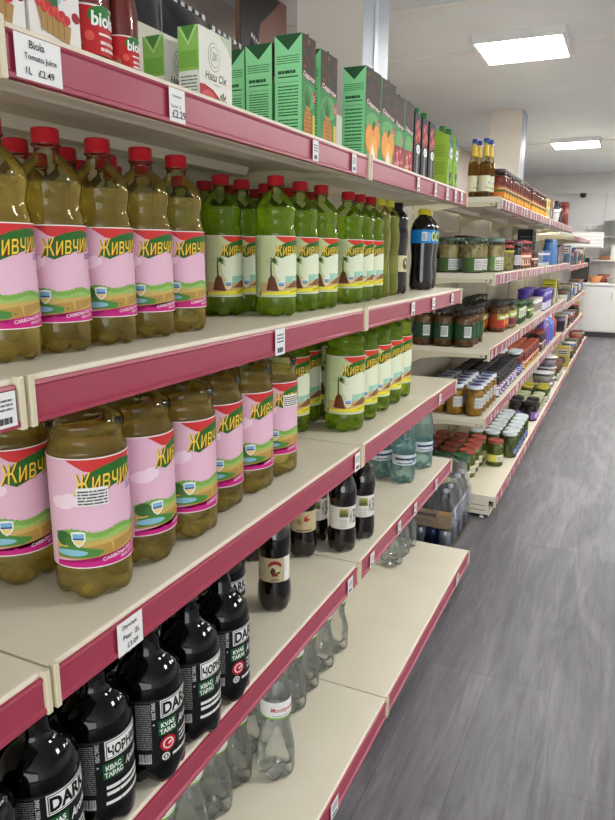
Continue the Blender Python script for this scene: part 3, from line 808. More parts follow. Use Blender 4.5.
k1.location = toward(-.143, 1.574, zD+E5, .045); k1.rotation_euler.z = -1.05
k2 = make_bottle('kvass_bottle', 'brown kvass bottle with beige label and red bird emblem', 'bottle', KB, KBR, cap=(.0205, .285, .308, '2a1a14'), lab=beige_label(False))
k2.location = toward(-.215, 1.915, zD+E5, .045); k2.rotation_euler.z = -1.0
k3 = make_bottle('kvass_bottle', 'x', 'bottle', KB, KBR, cap=(.0205, .285, .308, '2a1a14'), lab=pale_label)
for i, (x, y) in enumerate(((-.112, 2.01), (-.09, 2.135), (-.225, 2.035))):
    place(k3, toward(x, y, zD+E5, .045), -.72, ['brown kvass bottle with a cream label and landscape picture, frontmost', 'brown kvass bottle with a cream label, by the clear water bottles', 'brown kvass bottle with a cream label, half hidden behind'][i], 'cream label kvass')
k2['group'] = 'beige label kvass'
snapshot(k2)
dup(k2, (-.33, 1.775, zD+E5), .4, 'brown kvass bottle in the dark, deep behind the one standing alone')

# ---------- teal mineral water on shelf D
TW = BASE(.051) + [(.05, .051), (.062, .0495), (.066, .051), (.08, .0505), (.135, .0505), (.15, .051), (.165, .0495), (.20, .048), (.235, .044), (.262, .036), (.282, .026), (.297, .019), (.305, .0165), (.32, .0165), (.32, 0)]
TEAL = shell('teal_bottle_plastic', 'eefaf8', 1.0, .06)
WATER_T = liquid('teal_water', 'f6fdfc', .85, .2, 'e2f8f6')
def teal_label(t):
    m = MB(); band(m, .0512, .085, .13, 'dfe6e8'); a = Art()
    a.lines(-60, 60, 22, 34, 1, '2c3d58', 2, .8, 4); a.ell(30, 16, 9, 9, '5d86b4', 2, 6); a.poly([(-14, 0), (24, 0), (46, 45), (20, 45)], 'c3d2dc', 1); a.lines(-50, 20, 6, 14, 1, '54657c', 2, .6, 6)
    a.put(m, on_cyl(.0514, .085), .006); m.build('label', t)
def facets(a, z, r): return r*(1+.018*math.cos(8*a+z*40)) if .15 < z < .27 else r
teal = make_bottle('mineral_water_bottle', 'x', 'bottle', TW, TEAL, WATER_T, .27, (.0195, .303, .326, '3f8fa8'), lab=teal_label, shape=facets)
tl = [(-.245, 2.785, 'nearest bottle in front'), (-.130, 2.765, 'bottle standing nearest the shelf edge'), (-.115, 3.0, 'last bottle by the shelf end'), (-.225, 2.905, 'bottle between the front ones'),
      (-.235, 3.02, 'bottle behind the last one'), (-.36, 2.80, 'deepest bottle'), (-.345, 2.92, 'second deepest bottle')]
for i, (x, y, lb) in enumerate(tl):
    place(teal, toward(x, y, zD+E5, .05), -.7+.2*jit(i), 'teal-tinted mineral water with white label on fourth shelf, ' + lb, 'teal mineral water')

# ---------- clear water on the base shelf
CW = BASE(.053) + [(.055, .053), (.085, .0525), (.11, .0485), (.135, .042), (.155, .0395), (.172, .040), (.185, .0425), (.19, .0425), (.243, .0425), (.25, .0425), (.265, .039), (.285, .030), (.30, .021), (.31, .0165), (.325, .0165), (.325, 0)]
WATER = liquid('still_water', 'feffff', .88, .1, 'fbfdfb')
def mor_label(t):
    m = MB(); band(m, .0429, .192, .243, 'f1f0ee'); a = Art()
    a.rect(-134, 0, 134, 5, '7db83e', 1); a.text('Morshynska', 4, 18, 17, 'c02040', 2, .18, .012, wd=76); a.lines(-30, 30, 9, 14, 1, '9aa2a6', 2)
    a.put(m, on_cyl(.0431, .192), .006); m.build('label', t)
def swirl(a, z, r): return r*(1+.022*math.cos(6*a+z*30)) if .06 < z < .18 else r
CPET = shell('water_bottle_plastic', 'fdfefd', 1.0, .05)
wat = make_bottle('water_bottle', 'x', 'bottle', CW, CPET, WATER, .28, (.0195, .308, .331, 'e8eef2'), lab=mor_label, shape=swirl)
wl = [(-.088, 1.475, -.62, 'clear water bottle standing forward alone, white label with red lettering'), (-.180, 1.055, -.4, 'first of the back row, by the bottom edge'), (-.18, 1.168, -.4, 'second of the back row'),
      (-.178, 1.281, -.4, 'third of the back row'), (-.182, 1.394, -.5, 'fourth of the back row'), (-.205, 1.52, -.5, 'fifth, behind the bottle standing forward'), (-.175, 1.74, -.4, 'sixth of the back row'),
      (-.18, 1.852, -.4, 'seventh of the back row'), (-.178, 1.978, -.4, 'eighth of the back row'), (-.176, 2.105, -.4, 'ninth of the back row'),
      (-.20, 2.862, -.4, 'near the far shelf end, first of three'), (-.198, 2.974, -.1, 'near the far shelf end, middle of three'), (-.196, 3.086, -.4, 'near the far shelf end, last of three')]
for i, (x, y, rz, lb) in enumerate(wl):
    place(wat, toward(x, y, zE+E5, .03), rz, lb if i == 0 else 'clear water bottle on base shelf, ' + lb, 'clear water bottles on the base shelf')
for i, y in enumerate((1.12, 1.23, 1.34, 1.63, 1.80, 1.92)):
    place(wat, (-.29, y, zE+E5), .3, 'clear water bottle on base shelf, deeper row, %s along' % ORD[i], 'clear water bottles on the base shelf')

# ================================================================== TOP SHELF: CARTONS, JUICE, BAGS
def carton(name, label, x, y, wdt, dep, h, color, front, side, extra=None, group=None, gable=0.0, capc=None, fold=None):
    """x,y = front corner towards the camera; front faces the aisle (+X)"""
    t = thing(name, label, 'carton', (x-dep/2, y+wdt/2, zA+E5), 0, group)
    m = MB(); mat = M(color, .3)
    if gable: m.prism([(-dep/2, 0), (dep/2, 0), (dep/2, h-gable), (-dep/2, h)], 'y', -wdt/2, wdt/2, mat)
    else: m.box(-dep/2, dep/2, -wdt/2, wdt/2, 0, h, mat, .0012)
    a = Art(); front(a, wdt*1000, (h-gable)*1000); a.put(m, on_px(dep/2, -wdt/2, 0), clip=(0, wdt, .0005, h-gable))
    b = Art(); side(b, dep*1000, (h-gable)*1000); b.put(m, on_my(-dep/2, -wdt/2, 0), clip=(0, dep, .0005, h-gable))
    m.build('carton_body', t)
    f = MB(); fm = M(fold or color, .3)
    if not gable:                                                   # the sealed fin lying across the top
        f.box(-dep/2+.001, dep/2-.001, -.001, .0012, h-.0003, h+.006, fm); f.build('top_fin', t)
    if capc:
        c = MB(); z = h-gable*.42
        c.lathe([(z-.004, .0155), (z+.004, .0155), (z+.004, .0145), (z+.020, .0142), (z+.0215, .012), (z+.0215, 0)], M(capc, .35), 24, lambda a_, zz, r: (r, zz))
        c.build('cap', t)
    return t

def green_side(a, W, H):
    a.rect(0, 0, W, H, '98e6a4', 1); a.poly([(0, H), (W, H), (W/2, H-34)], '2d5a37', 2); a.rect(0, 0, W, 5, '4a9a58', 2)
    a.lines(5, W-6, H-62, H-42, 4, '3d7a4c', 2, .35, 3)
    a.lines(9, W-16, H-84, H-74, 1, '2d5a3a', 2, .7, 7); a.rect(9, H-92, W-9, H-89.5, '1f4a2a', 2); a.rect(9, H-103, W-9, H-102.3, '1f4a2a', 2)
    a.lines(9, W-9, 56, H-106, 9, '3d7a4c', 2, .4, 5); a.rect(9, 50, W-9, 52.5, '1f4a2a', 2); a.lines(9, W-9, 16, 46, 4, '3d7a4c', 2, .4, 6)
def juice_front(kind):
    def f(a, W, H):
        dark = {'pine': '39301f', 'orange': '352a1c', 'cherry': '3c1f1f'}[kind]
        a.rect(0, 0, W, H, '3f8f4e', 1)
        a.poly([(0, H*.62), (W, H*.55), (W, H), (0, H)], dark, 2)
        rr = random.Random(kind)
        for k in range(16): a.ell(rr.uniform(6, W-6), rr.uniform(H*.70, H-8), rr.uniform(3, 7), rr.uniform(3, 7), rr.choice(['6d3a22', '8a4a22', '54351f', '2f4a26', '7a2a22']), 3, 9)
        a.ell(W*.5, H*.42, W*.45, H*.12, '63ad62', 2, 20)
        a.text('Садочок', W*.5-.6, H*.58-.8, 15, 'b5203a', 4, .08, .06, wd=W*.9, rot=-.12); a.text('Садочок', W*.5, H*.58, 14.5, 'f4efe9', 5, .08, .02, wd=W*.84, rot=-.12)
        a.rect(W*.82, H*.38, W*.98, H*.49, 'c03a4a', 3); a.lines(W*.84, W*.96, H*.4, H*.47, 3, 'f0e6e0', 4, .4, 2)
        if kind == 'pine':
            for k in range(11):
                an = PI*(.12+.76*k/10); a.poly([(W*.42, H*.30), (W*.42+34*math.cos(an)-3, H*.30+48*math.sin(an)), (W*.42+36*math.cos(an), H*.31+52*math.sin(an)), (W*.42+5, H*.30)], ['2c6a34', '3f8a3f', '1f5228'][k % 3], 3)
            a.ell(W*.42, H*.14, W*.27, H*.19, 'c8862e', 4, 22)
            for r in range(7):
                for c in range(5): a.ell(W*.42+(c-2+(r % 2)*.5)*7.5, H*.01+r*9+6, 2.6, 2.9, '9a5a1c', 5, 6)
            a.rect(W*.80, 0, W*.97, H*.26, 'e8c23c', 3)
        elif kind == 'orange':
            for (u, v, r, c) in ((.30, .24, .27, 'f0a040'), (.76, .28, .24, 'eda03c'), (.58, .12, .30, 'f3b050')):
                a.ell(W*u, H*v, W*r, W*r*1.18, 'd98324', 3, 22); a.ell(W*u-1.5, H*v+2, W*r*.86, W*r*1.0, c, 4, 20)
            a.poly([(W*.44, H*.36), (W*.52, H*.46), (W*.66, H*.43), (W*.56, H*.36)], '2d5a2c', 5)
            a.poly([(W*.34, 0), (W*.70, 0), (W*.62, H*.12), (W*.48, H*.20), (W*.40, H*.10)], 'f6efe4', 5); a.rect(W*.4, H*.02, W*.66, H*.05, '2d6a3a', 6)
        else:
            a.rect(0, 0, W, H*.34, '9c2030', 3)
            for (u, v) in ((.3, .22), (.65, .26), (.5, .10), (.82, .12), (.15, .08)): a.ell(W*u, H*v, W*.17, W*.17, 'c03040', 4, 16); a.ell(W*u-2, H*v+3, W*.05, W*.05, 'f0c8c8', 5, 8)
            a.poly([(W*.3, H*.05), (W*.38, H*.05), (W*.33, H*.3)], 'f4e9e6', 5)
    return f
sad = [('pineapple juice carton, green back panel, first one right of the white cartons', -.212, 1.56, .212, 'pine'), ('pineapple juice carton, green panel showing, second of the green row', -.126, 1.540, .212, 'pine'),
       ('pineapple juice carton, tallest-looking green panel, third of the green row', -.05, 1.545, .226, 'pine'), ('pineapple juice carton showing its pineapple picture beside the orange ones', -.056, 1.665, .222, 'pine'),
       ('orange juice carton with its green nutrition panel showing', -.047, 1.96, .25, 'orange'), ('orange juice carton with only its orange picture showing', -.046, 2.098, .247, 'orange'),
       ('cherry juice carton next to the orange cartons', -.052, 2.25, .232, 'cherry'), ('cherry juice carton next to the black cartons', -.052, 2.36, .232, 'cherry')]
for lb, x, y, h, kind in sad:
    carton({'pine': 'pineapple_juice_carton', 'orange': 'orange_juice_carton', 'cherry': 'cherry_juice_carton'}[kind], lb, x, y, {'orange': .132, 'cherry': .096}.get(kind, .105 if x == -.056 else .075), .071, h, '4f9a58', juice_front(kind), green_side, group='green juice cartons on the top shelf', fold='2d5a37')
carton('pineapple_juice_carton', 'pineapple juice carton tucked behind the one with the pineapple picture', -.14, 1.80, .075, .07, .2, '4f9a58', juice_front('pine'), green_side, group='green juice cartons on the top shelf', fold='2d5a37')
def pom_front(a, W, H):
    a.rect(0, 0, W, H, '1a1719', 1)
    for (u, v, r, c) in ((.4, .80, .3, '9a2a2a'), (.7, .68, .3, 'b23830'), (.35, .62, .24, 'a83228'), (.6, .86, .2, '7d2222')):
        a.ell(W*u, H*v, W*r, W*r, c, 2, 16); a.ell(W*u-2, H*v+3, W*r*.4, W*r*.4, 'd8685a', 3, 10)
    a.ell(W*.62, H*.46, W*.3, H*.075, 'f1eeea', 4, 20); a.text('G', W*.62, H*.43, 16, '26201f', 5, .15, .02)
    a.lines(W*.42, W*.66, H*.05, H*.38, 9, 'b5b0ac', 3, .6, 4)
def pom_side(a, W, H): a.rect(0, 0, W, H, '1c191a', 1); a.lines(8, W-8, 20, H-60, 14, '6a6664', 2); a.rect(6, H-44, W-6, H-12, '7d2222', 2)
for i, (x, y) in enumerate(((-.060, 2.50), (-.061, 2.60), (-.061, 2.70))):
    carton('pomegranate_juice_carton', ['black pomegranate juice carton next to the cherry cartons', 'black pomegranate juice carton, middle of the three', 'black pomegranate juice carton next to the light green carton'][i], x, y, .078, .078, .25, '1c191a', pom_front, pom_side, gable=.03, capc='2f7a3c', group='black juice cartons')
def grape_front(a, W, H):
    a.rect(0, 0, W, H, '8fb83c', 1); a.poly([(0, H*.55), (W, H*.6), (W, H), (0, H)], '5d9a46', 2)
    for k in range(26):
        rr = random.Random(k); a.ell(W*(.62+.22*rr.uniform(-1, 1)), H*(.20+.13*rr.uniform(-1, 1)), 6, 6, rr.choice(['2a3060', '3a3f74', '1f2348']), 3, 10)
    for k in range(7):
        rr = random.Random(k+50); a.ell(W*rr.uniform(.1, .9), H*rr.uniform(.84, .97), 9, 8, rr.choice(['2a3060', '3a4a2c', '3a3f74']), 3, 10)
    a.ell(W*.64, H*.68, W*.36, H*.105, 'f3f2ee', 4, 22); a.text('Galicia', W*.66, H*.655, 15, '24402c', 5, .15, .01, wd=W*.55)
    a.poly([(W*.1, H*.40), (W*.5, H*.52), (W*.7, H*.42), (W*.4, H*.30)], '6da23a', 3)
def grape_side(a, W, H):
    a.rect(0, 0, W, H, 'b4d84e', 1); a.poly([(0, 0), (W*.3, 0), (W*.12, H*.25), (W*.2, H*.6), (0, H)], '9cc23e', 2); a.lines(W*.3, W*.85, H*.28, H*.52, 8, '8db03a', 2); a.ell(W*.5, H*.1, 5, 5, 'e9efd0', 3); a.lines(W*.3, W*.8, H*.62, H*.85, 5, '93b840', 2)
carton('grape_juice_carton', 'light green grape juice carton with its pale side showing', -.056, 2.985, .075, .08, .25, 'a6cc48', grape_front, grape_side, gable=.035, capc='3a7a44', group='grape juice cartons')
carton('grape_juice_carton', 'light green grape juice carton at the very end of the top shelf', -.050, 3.068, .07, .08, .25, 'a6cc48', grape_front, grape_side, gable=.035, capc='3a7a44', group='grape juice cartons')
carton('blueberry_juice_carton', 'dark juice carton squeezed between black and light green cartons', -.10, 2.84, .075, .078, .24, '23252c', lambda a, W, H: (a.rect(0, 0, W, H, '20222c', 1), a.ell(W*.6, H*.6, 10, 10, '39406c', 2)), pom_side, gable=.03, capc='2f7a3c')
def nash_front(a, W, H):
    a.rect(0, 0, W, H, 'eae9dc', 1); k = H/130
    a.poly([(W*.55, H), (W, H), (W, H*.72), (W*.86, H*.86)], 'c5d0b0', 2)
    a.ell(W*.45, H*.66, 21*k, 25*k, '6d7468', 2, 26); a.ell(W*.45, H*.66, 20*k, 24*k, 'eae9dc', 3, 26); a.ell(W*.45, H*.66, 15*k, 18*k, '6d7468', 4, 26); a.ell(W*.45, H*.66, 14*k, 17*k, 'eae9dc', 5, 26)
    a.text('ДК', W*.45, H*.60, 16*k, '5d645a', 6, 0, 0, wd=17*k)
    a.text('Наш Сік', W*.5, H*.34, 15*k, '22251f', 2, .22, .012, wd=W*.66); a.lines(W*.4, W*.62, H*.29, H*.31, 1, '7a7d74', 2)
    a.poly([(0, 0), (W*.74, 0), (W*.62, H*.12), (W*.4, H*.22), (W*.15, H*.26), (0, H*.25)], 'b2323c', 2)
    a.ell(W*.25, H*.08, W*.2, H*.12, 'd25a58', 3, 16)
    for q in range(8): a.poly([(W*.70, H*.10), (W*.70+13*k*math.cos(q*PI/4-.2), H*.10+16*k*math.sin(q*PI/4-.2)), (W*.70+13*k*math.cos(q*PI/4+.2), H*.10+16*k*math.sin(q*PI/4+.2))], '5a3320', 4)
def nash_side(a, W, H):
    a.rect(0, 0, W, H, '8fc25a', 1); a.rect(0, 0, W, H*.42, 'e3e6da', 2); a.lines(4, W-4, 8, H*.38, 7, '6d7468', 3, .4, 3)
    a.poly([(0, H), (W, H), (W/2, H*.74)], 'b4d88a', 2); a.poly([(W*.15, H), (W*.85, H), (W/2, H*.80)], '4f8a3c', 3); a.rect(W*.06, H*.46, W*.92, H*.68, '7cb04c', 2)
carton('apple_juice_carton', 'small white and green juice carton, half covered by its twin', -.125, 1.117, .105, .047, .12, 'dfe2d0', nash_front, nash_side, group='small white juice cartons')
carton('apple_juice_carton', 'small white and green juice carton with its whole front showing', -.05, 1.118, .112, .044, .128, 'dfe2d0', nash_front, nash_side, group='small white juice cartons')
def tom_front(a, W, H):
    a.rect(0, 0, W, H, 'ece8e2', 1); rr = random.Random(5)
    for k in range(9): a.ell(W*rr.uniform(.70, .98), H*rr.uniform(.2, .95), 8, 7, rr.choice(['b8242c', 'cf3a3a', '9c1f26']), 2, 12)
    a.poly([(W*.12, H*.42), (W*.2, H*.66), (W*.36, H*.74), (W*.5, H*.74), (W*.64, H*.66), (W*.70, H*.42), (W*.6, H*.30), (W*.24, H*.30)], 'b9c6d4', 3)       # checked shirt
    a.poly([(W*.27, H*.26), (W*.29, H*.56), (W*.53, H*.56), (W*.56, H*.26)], '2f6a3c', 4)                                                       # green apron
    a.ell(W*.41, H*.44, 6, 5, '8fae94', 5, 10)
    a.ell(W*.16, H*.42, 6, 5, 'd9a888', 5, 10); a.ell(W*.68, H*.36, 6, 5, 'd9a888', 5, 10)
    a.poly([(W*.14, H*.24), (W*.80, H*.18), (W*.74, H*.06), (W*.22, H*.11)], 'b08a50', 5)
    for k in range(13): a.ell(W*(.18+.045*k), H*(.265-.004*k)+3*math.sin(k*2.1), 6.5, 6, ['c22a2c', 'd8463c'][k % 2], 6, 12)
    for k in range(5): a.rect(W*(.2+.11*k), H*.09, W*(.2+.11*k)+1, H*.2, '7d5c30', 6)
    a.poly([(0, H*.62), (W*.16, H*.62), (W*.1, H*.85), (0, H*.85)], '8a6a34', 3)
def tom_side(a, W, H): a.rect(0, 0, W, H, 'e2dcd4', 1); a.lines(6, W-6, 10, H-20, 18, '8a847c', 2)
for i, y in enumerate((.628, .727)):
    carton('tomato_juice_carton', ['tomato juice carton cut off by the upper left corner', 'tomato juice carton with a tomato basket picture, beside the glass juice bottle'][i], -.05, y, .092, .06, .2, 'e8e4dc', tom_front, tom_side, group='tomato juice cartons')
# glass tomato juice bottles
def juice_bottle(lb, s, x, y, rz):
    P_ = [(.004, 0), (0, .030), (.003, .036), (.01, .0375), (.02, .038), (.075, .038), (.135, .038), (.16, .034), (.185, .026), (.205, .020), (.225, .0185), (.235, .0185), (.235, 0)]
    P_ = [(z*s, r*s) for z, r in P_]
    t = thing('tomato_juice_bottle', lb, 'bottle', (x, y, zA+E5), rz, 'glass tomato juice bottles')
    m = MB(); m.lathe(P_, shell('juice_glass', 'fbfaf8', .9, .03), 36); m.build('bottle_body', t)
    q = MB(); q.lathe([(.006*s, 0), (.004*s, .033*s), (.02*s, .0358*s), (.135*s, .0358*s), (.16*s, .032*s), (.185*s, .024*s), (.2*s, .019*s), (.2*s, 0)], noisy('tomato_juice', '7a2a22', '8d342a', 8, .4), 32); q.build('drink', t)
    c = MB(); c.lathe([(.228*s, .0205*s), (.252*s, .0205*s), (.254*s, .019*s), (.254*s, 0)], M('b5232b', .35), 30); c.build('cap', t)
    l = MB(); R = .0384*s; band(l, R, .018*s, .085*s, 'c22b2e'); a = Art(.001*s)
    a.rect(-120, 64, 120, 66.5, 'f0e9e4', 2); a.ell(6, 54, 24, 13, '2f7a34', 2, 20, .15); a.text('biola', 10, 38, 20, 'f6f4f0', 4, .05, .03, wd=46)
    a.rect(-2, 27, 30, 30, 'f0e4e0', 3); a.ell(-40, 14, 14, 9, 'a57c44', 2, 10); a.ell(-40, 22, 10, 5, 'd8463c', 3, 10); a.lines(0, 36, 6, 24, 2, 'efd6d4', 3, .5, 3); a.ell(-16, 24, 7, 7, 'e05a50', 2)
    a.put(l, on_cyl(R+.0002, .018*s), .006); l.build('label', t)
juice_bottle('glass bottle of tomato juice beside the tomato juice carton', 1.0, -.092, .875, -.25)
juice_bottle('smaller glass bottle of tomato juice beside the small white cartons', .74, -.085, .948, -.2)

# black crisp bags with a chequered rim on the shelf behind
def crisp_bag(lb, x, y, z, sx, sz, rx, rz, ry=0.0):
    t = thing('crisp_bag', lb, 'crisp bag', (x, y, z), rz, 'black crisp bags'); t.rotation_euler = (rx, ry, rz)
    m = MB(); n, k = 18, 14; vs = []; fs = []
    mat = M('141416', .25, coat=.3)
    for sgn in (1, -1):
        base = len(vs)
        for j in range(k+1):
            for i in range(n+1):
                u, v = i/n*2-1, j/k*2-1
                d = .5*sz*.42*(max(0, 1-abs(u)**2.6))*(max(0, 1-abs(v)**2.4))**.8 + .004*math.sin(9*u+5*v)*(1-abs(v))*(1-abs(u))
                vs.append((u*sx/2, sgn*d*.62, (v+1)/2*sz))
        for j in range(k):
            for i in range(n):
                a = base+j*(n+1)+i; f = (a, a+1, a+n+2, a+n+1); fs.append(f if sgn < 0 else f[::-1])
    m.add(vs, fs, mat, True); m.build('bag_body', t)
    wht = M('d8d8d6', .4)
    q = 12
    for zz in (0, sz):
        r = MB()
        for i in range(q):
            r.box(-sx/2+i*sx/q, -sx/2+(i+1)*sx/q, -.0015, .0015, zz-.009, zz+.009, wht if i % 2 else mat)
        r.build('rim', t, 'chequered black and white crimped rim')
    p = MB(); a = Art(); a.rect(-sx*250, 0, sx*120, 60, 'b9b9b9', 1); a.lines(-sx*240, sx*110, 3, 57, 9, '5a5a5c', 2)
    a.put(p, lambda u, v, h: (u, -.5*sz*.42*.62*(max(0, 1-abs(u*2/sx)**2.6))*(max(0, 1-abs((v+.05)/sz*2-1)**2.4))**.8-.002-h, v+.05), .01)
    p.build('text_panel', t, 'grey small-print panel')
    return t
crisp_bag('black crisp bag with chequered rim, upright behind the cream back panel at left', -.66, 1.70, 1.912, .25, .41, 0, PI/2-.1, 0)
crisp_bag('black crisp bag with chequered rim, middle one, behind the cream back panel', -.66, 1.965, 1.912, .25, .395, 0, PI/2+.05, 0)
crisp_bag('black crisp bag with chequered rim, third one, behind the small white cartons', -.67, 2.225, 1.912, .25, .375, 0, PI/2+.1, 0)
crisp_bag('black crisp bag with folded pointed top, behind the green cartons', -.70, 2.50, 1.912, .24, .43, 0, PI/2+.3, .0)
# ================================================================== JARS AND TINS OF THE LONG RUN
GLASS = shell('jar_glass', 'f4f7f2', .7, .04)
def make_jar(name, cat, r, h, lidc, content, labc=None, lab=(.15, .6), art=None, lid_h=.014, group=None, lid_label=None, segs=26, lid_rim=None):
    t = thing(name, 'x', cat, group=group)
    j = MB(); j.lathe([(.004, 0), (0, r*.8), (.002, r*.94), (.008, r), (h*.78, r), (h*.86, r*.95), (h*.90, r*.88), (h, r*.88)], GLASS, segs); j.build('jar_body', t)
    c = MB(); c.lathe([(.006, 0), (.006, r*.9), (.012, r*.955), (h*.77, r*.955), (h*.85, r*.9), (h*.87, 0)], content, segs); c.build('contents', t)
    l = MB(); rl = r*.93
    l.lathe([(h-.006, rl), (h+lid_h-.004, rl), (h+lid_h-.001, rl*.97), (h+lid_h, rl*.93), (h+lid_h-.0015, rl*.88), (h+lid_h-.0015, 0)], M(lidc, .35), segs)
    if lid_rim: l.lathe([(h-.0055, rl*1.004), (h+lid_h*.5, rl*1.004)], M(lid_rim, .35), segs)
    l.build('lid', t)
    if labc or art:
        m = MB(); R = r+.0006
        if labc: band(m, R, h*lab[0], h*lab[1], labc, segs)
        if art:
            a = Art(); art(a, r*1000, h*(lab[1]-lab[0])*1000); a.put(m, on_cyl(R+.0002, h*lab[0]), .008)
        m.build('label', t)
    return t

def white_tag(a, R, H): a.rect(-R*.75, H*.12, R*.55, H*.92, 'dcdcd8', 1); a.lines(-R*.7, R*.5, H*.2, H*.86, 6, '8a8a8c', 2)
def strip_tag(a, R, H): a.rect(-R*.5, H*.05, R*.5, H*.95, 'e3e0d2', 1); a.lines(-R*.4, R*.4, H*.15, H*.8, 4, '7a7a72', 2)
def picture(c1, c2, c3):
    def f(a, R, H):
        a.rect(-R*.9, H*.58, R*.9, H*.97, c1, 1); a.rect(-R*.9, H*.05, R*.9, H*.5, c2, 1); a.ell(R*.3, H*.35, R*.3, H*.22, c3, 2, 14); a.lines(-R*.6, R*.6, H*.65, H*.88, 1, 'f0ead8', 2, .8, 4)
    return f
def barcode(a, R, H):
    a.rect(-R*1.1, H*.15, -R*.35, H*.85, 'e3e3de', 1)
    for k in range(8): a.rect(-R*1.05+k*R*.08, H*.25, -R*1.02+k*R*.08, H*.8, '3a3a3a', 2)
    a.ell(R*.5, H*.5, R*.35, H*.3, '2f6a3a', 1, 14)

PICK = chunks('pickled_gherkins', '3f4a1c', '5d6a2a', '78803a', 30, (1, 1, .35))
AMB = chunks('fruit_in_syrup', 'a8741c', 'c8942c', '8a5c14', 38)
MUSH = chunks('pickled_mushrooms', 'a08a54', 'ccb880', '7a6840', 42)
BEAN = chunks('brown_bean_stew', '6a4422', '8a5c30', '4a2c18', 55)
OLV = chunks('green_olives', '9a8a44', 'c8b868', '7d6c34', 40)
DKV = chunks('dark_preserve', '241a1c', '3a2a26', '1a1416', 60)
REDS = chunks('red_sauce', '7a2016', '94301e', '6a1a12', 50)
GRNS = chunks('green_relish', '3f5a24', '5f7a34', '2c401a', 60)
PALE = chunks('pale_cabbage', 'b0a878', 'c8c090', '8f8a5c', 55, (1, 1, .6))
LIDW = 'd6e0e2'

def rows(proto, desc, xs, ys_, z, shelf, rz=-.6, group=None, skip=()):
    """a block of the same jars: columns run along the shelf, row 0 is the front edge"""
    n = 0
    for c, y in enumerate(ys_):
        for r_, x in enumerate(xs):
            if (r_, c) in skip: continue
            rowname = ['front row', 'second row', 'third row', 'back row'][r_]
            pos = ORD[c]+' along' if len(ys_) > 1 else ''
            lb = '%s, %s, %s, %s' % (desc, pos, rowname, shelf) if pos else '%s, %s, %s' % (desc, rowname, shelf)
            if len(xs) == 1: lb = '%s, %s, %s' % (desc, pos, shelf) if pos else '%s, %s' % (desc, shelf)
            place(proto, (x+.0015*jit(n*3+c), y+.0015*jit(n+c*7), z+.0006), rz+.25*jit(n*11+c*5), lb, group)
            n += 1
def seq(a, b, st): return [a+st*i for i in range(int(round((b-a)/st))+1)]
S1, S2, S3, S4, S5 = 'top jar shelf', 'second jar shelf', 'third jar shelf', 'fourth jar shelf', 'base jar shelf'
z1, z2, z3, z4, z5 = 1.865, 1.45, 1.02, .61, .14

# top: cider bottles, red sauce jars, packets
CID = [(.006, 0), (0, .024), (.003, .030), (.01, .031), (.17, .031), (.19, .029), (.215, .021), (.235, .0155), (.28, .0135), (.30, .014), (.31, .0145), (.312, 0)]
def cider_labels(t):
    m = MB(); band(m, .0313, .035, .12, 'e6e2c0', 24); a = Art(); a.ell(8, 46, 9, 9, '7fb0c8', 1); a.lines(-20, 30, 14, 28, 2, '8a9a6a', 1)
    a.put(m, on_cyl(.0315, .035), .006); m.build('label', t)
    n = MB(); n.lathe([(.225, .0186), (.245, .0156), (.282, .0143)], M('e0c034', .35), 20); n.build('neck_foil', t)
cider = make_bottle('cider_bottle', 'x', 'bottle', CID, shell('cider_glass', 'f4f0dc', .7), liquid('cider', 'e2c468', .4, .15, 'c8a848'), .20, (.0165, .296, .318, '2f4f9a'), foot=0, segs=24, lab=cider_labels)
for i, (x, y) in enumerate(((-.175, 4.06), (-.165, 4.13), (-.11, 4.055), (-.10, 4.125))):
    place(cider, (x, y, z1+.0006), -.6, 'golden cider bottle, %s of four, near end of top jar shelf' % ('near left one', 'far left one', 'near right one', 'far right one')[i], 'golden cider bottles')
def adj(a, R, H): a.rect(-R*1.4, H*.0, R*1.4, H*.55, 'd8762c', 1); a.rect(-R*1.4, H*.55, R*1.4, H*.72, '5d6a2a', 1); a.ell(R*.2, H*.3, R*.4, H*.2, 'e6b43a', 2, 12); a.lines(-R, R*.9, H*.76, H*.95, 1, 'd8cbb0', 2)
sau = make_jar('sauce_jar', 'jar', .046, .165, '3c1d1a', REDS, 'b8682c', (.04, .5), adj)
rows(sau, 'red sauce jar with orange label', [-.075, -.175], seq(4.30, 5.36, .106), z1, 'in the nearer block on top', group='red sauce jars on top')
sau2 = make_jar('sauce_jar', 'jar', .046, .165, '4a1f1a', REDS, 'c87a34', (.04, .5), adj)
rows(sau2, 'red sauce jar, brighter orange label', [-.075, -.18], seq(5.56, 6.40, .106), z1, 'in the farther block on top', group='farther red sauce jars on top')
def small_box(name, lb, cat, x, y, z, w_, d_, h_, c, art=None, group=None, bev=.002, lidc=None):
    t = thing(name, lb, cat, (x, y, z+.0006), 0, group)
    m = MB(); m.box(-d_/2, d_/2, -w_/2, w_/2, 0, h_, M(c, .4), bev)
    if art:
        a = Art(); art(a, w_*1000, h_*1000); a.put(m, on_px(d_/2, -w_/2, 0)); b = Art(); art(b, d_*1000, h_*1000); b.put(m, on_my(-d_/2, -w_/2, 0))
    m.build('packet', t)
    l = MB(); l.box(-d_/2-.001, d_/2+.001, -w_/2-.001, w_/2+.001, h_-.012, h_+.004, M(lidc or c, .4), .001); l.build('lid_flap', t)
    return t
def pk(c1, c2, c3):
    def f(a, W, H): a.rect(W*.06, H*.62, W*.94, H*.94, c1, 1); a.ell(W*.5, H*.34, W*.3, H*.2, c2, 1, 14); a.lines(W*.15, W*.85, H*.68, H*.88, 2, c3, 2)
    return f
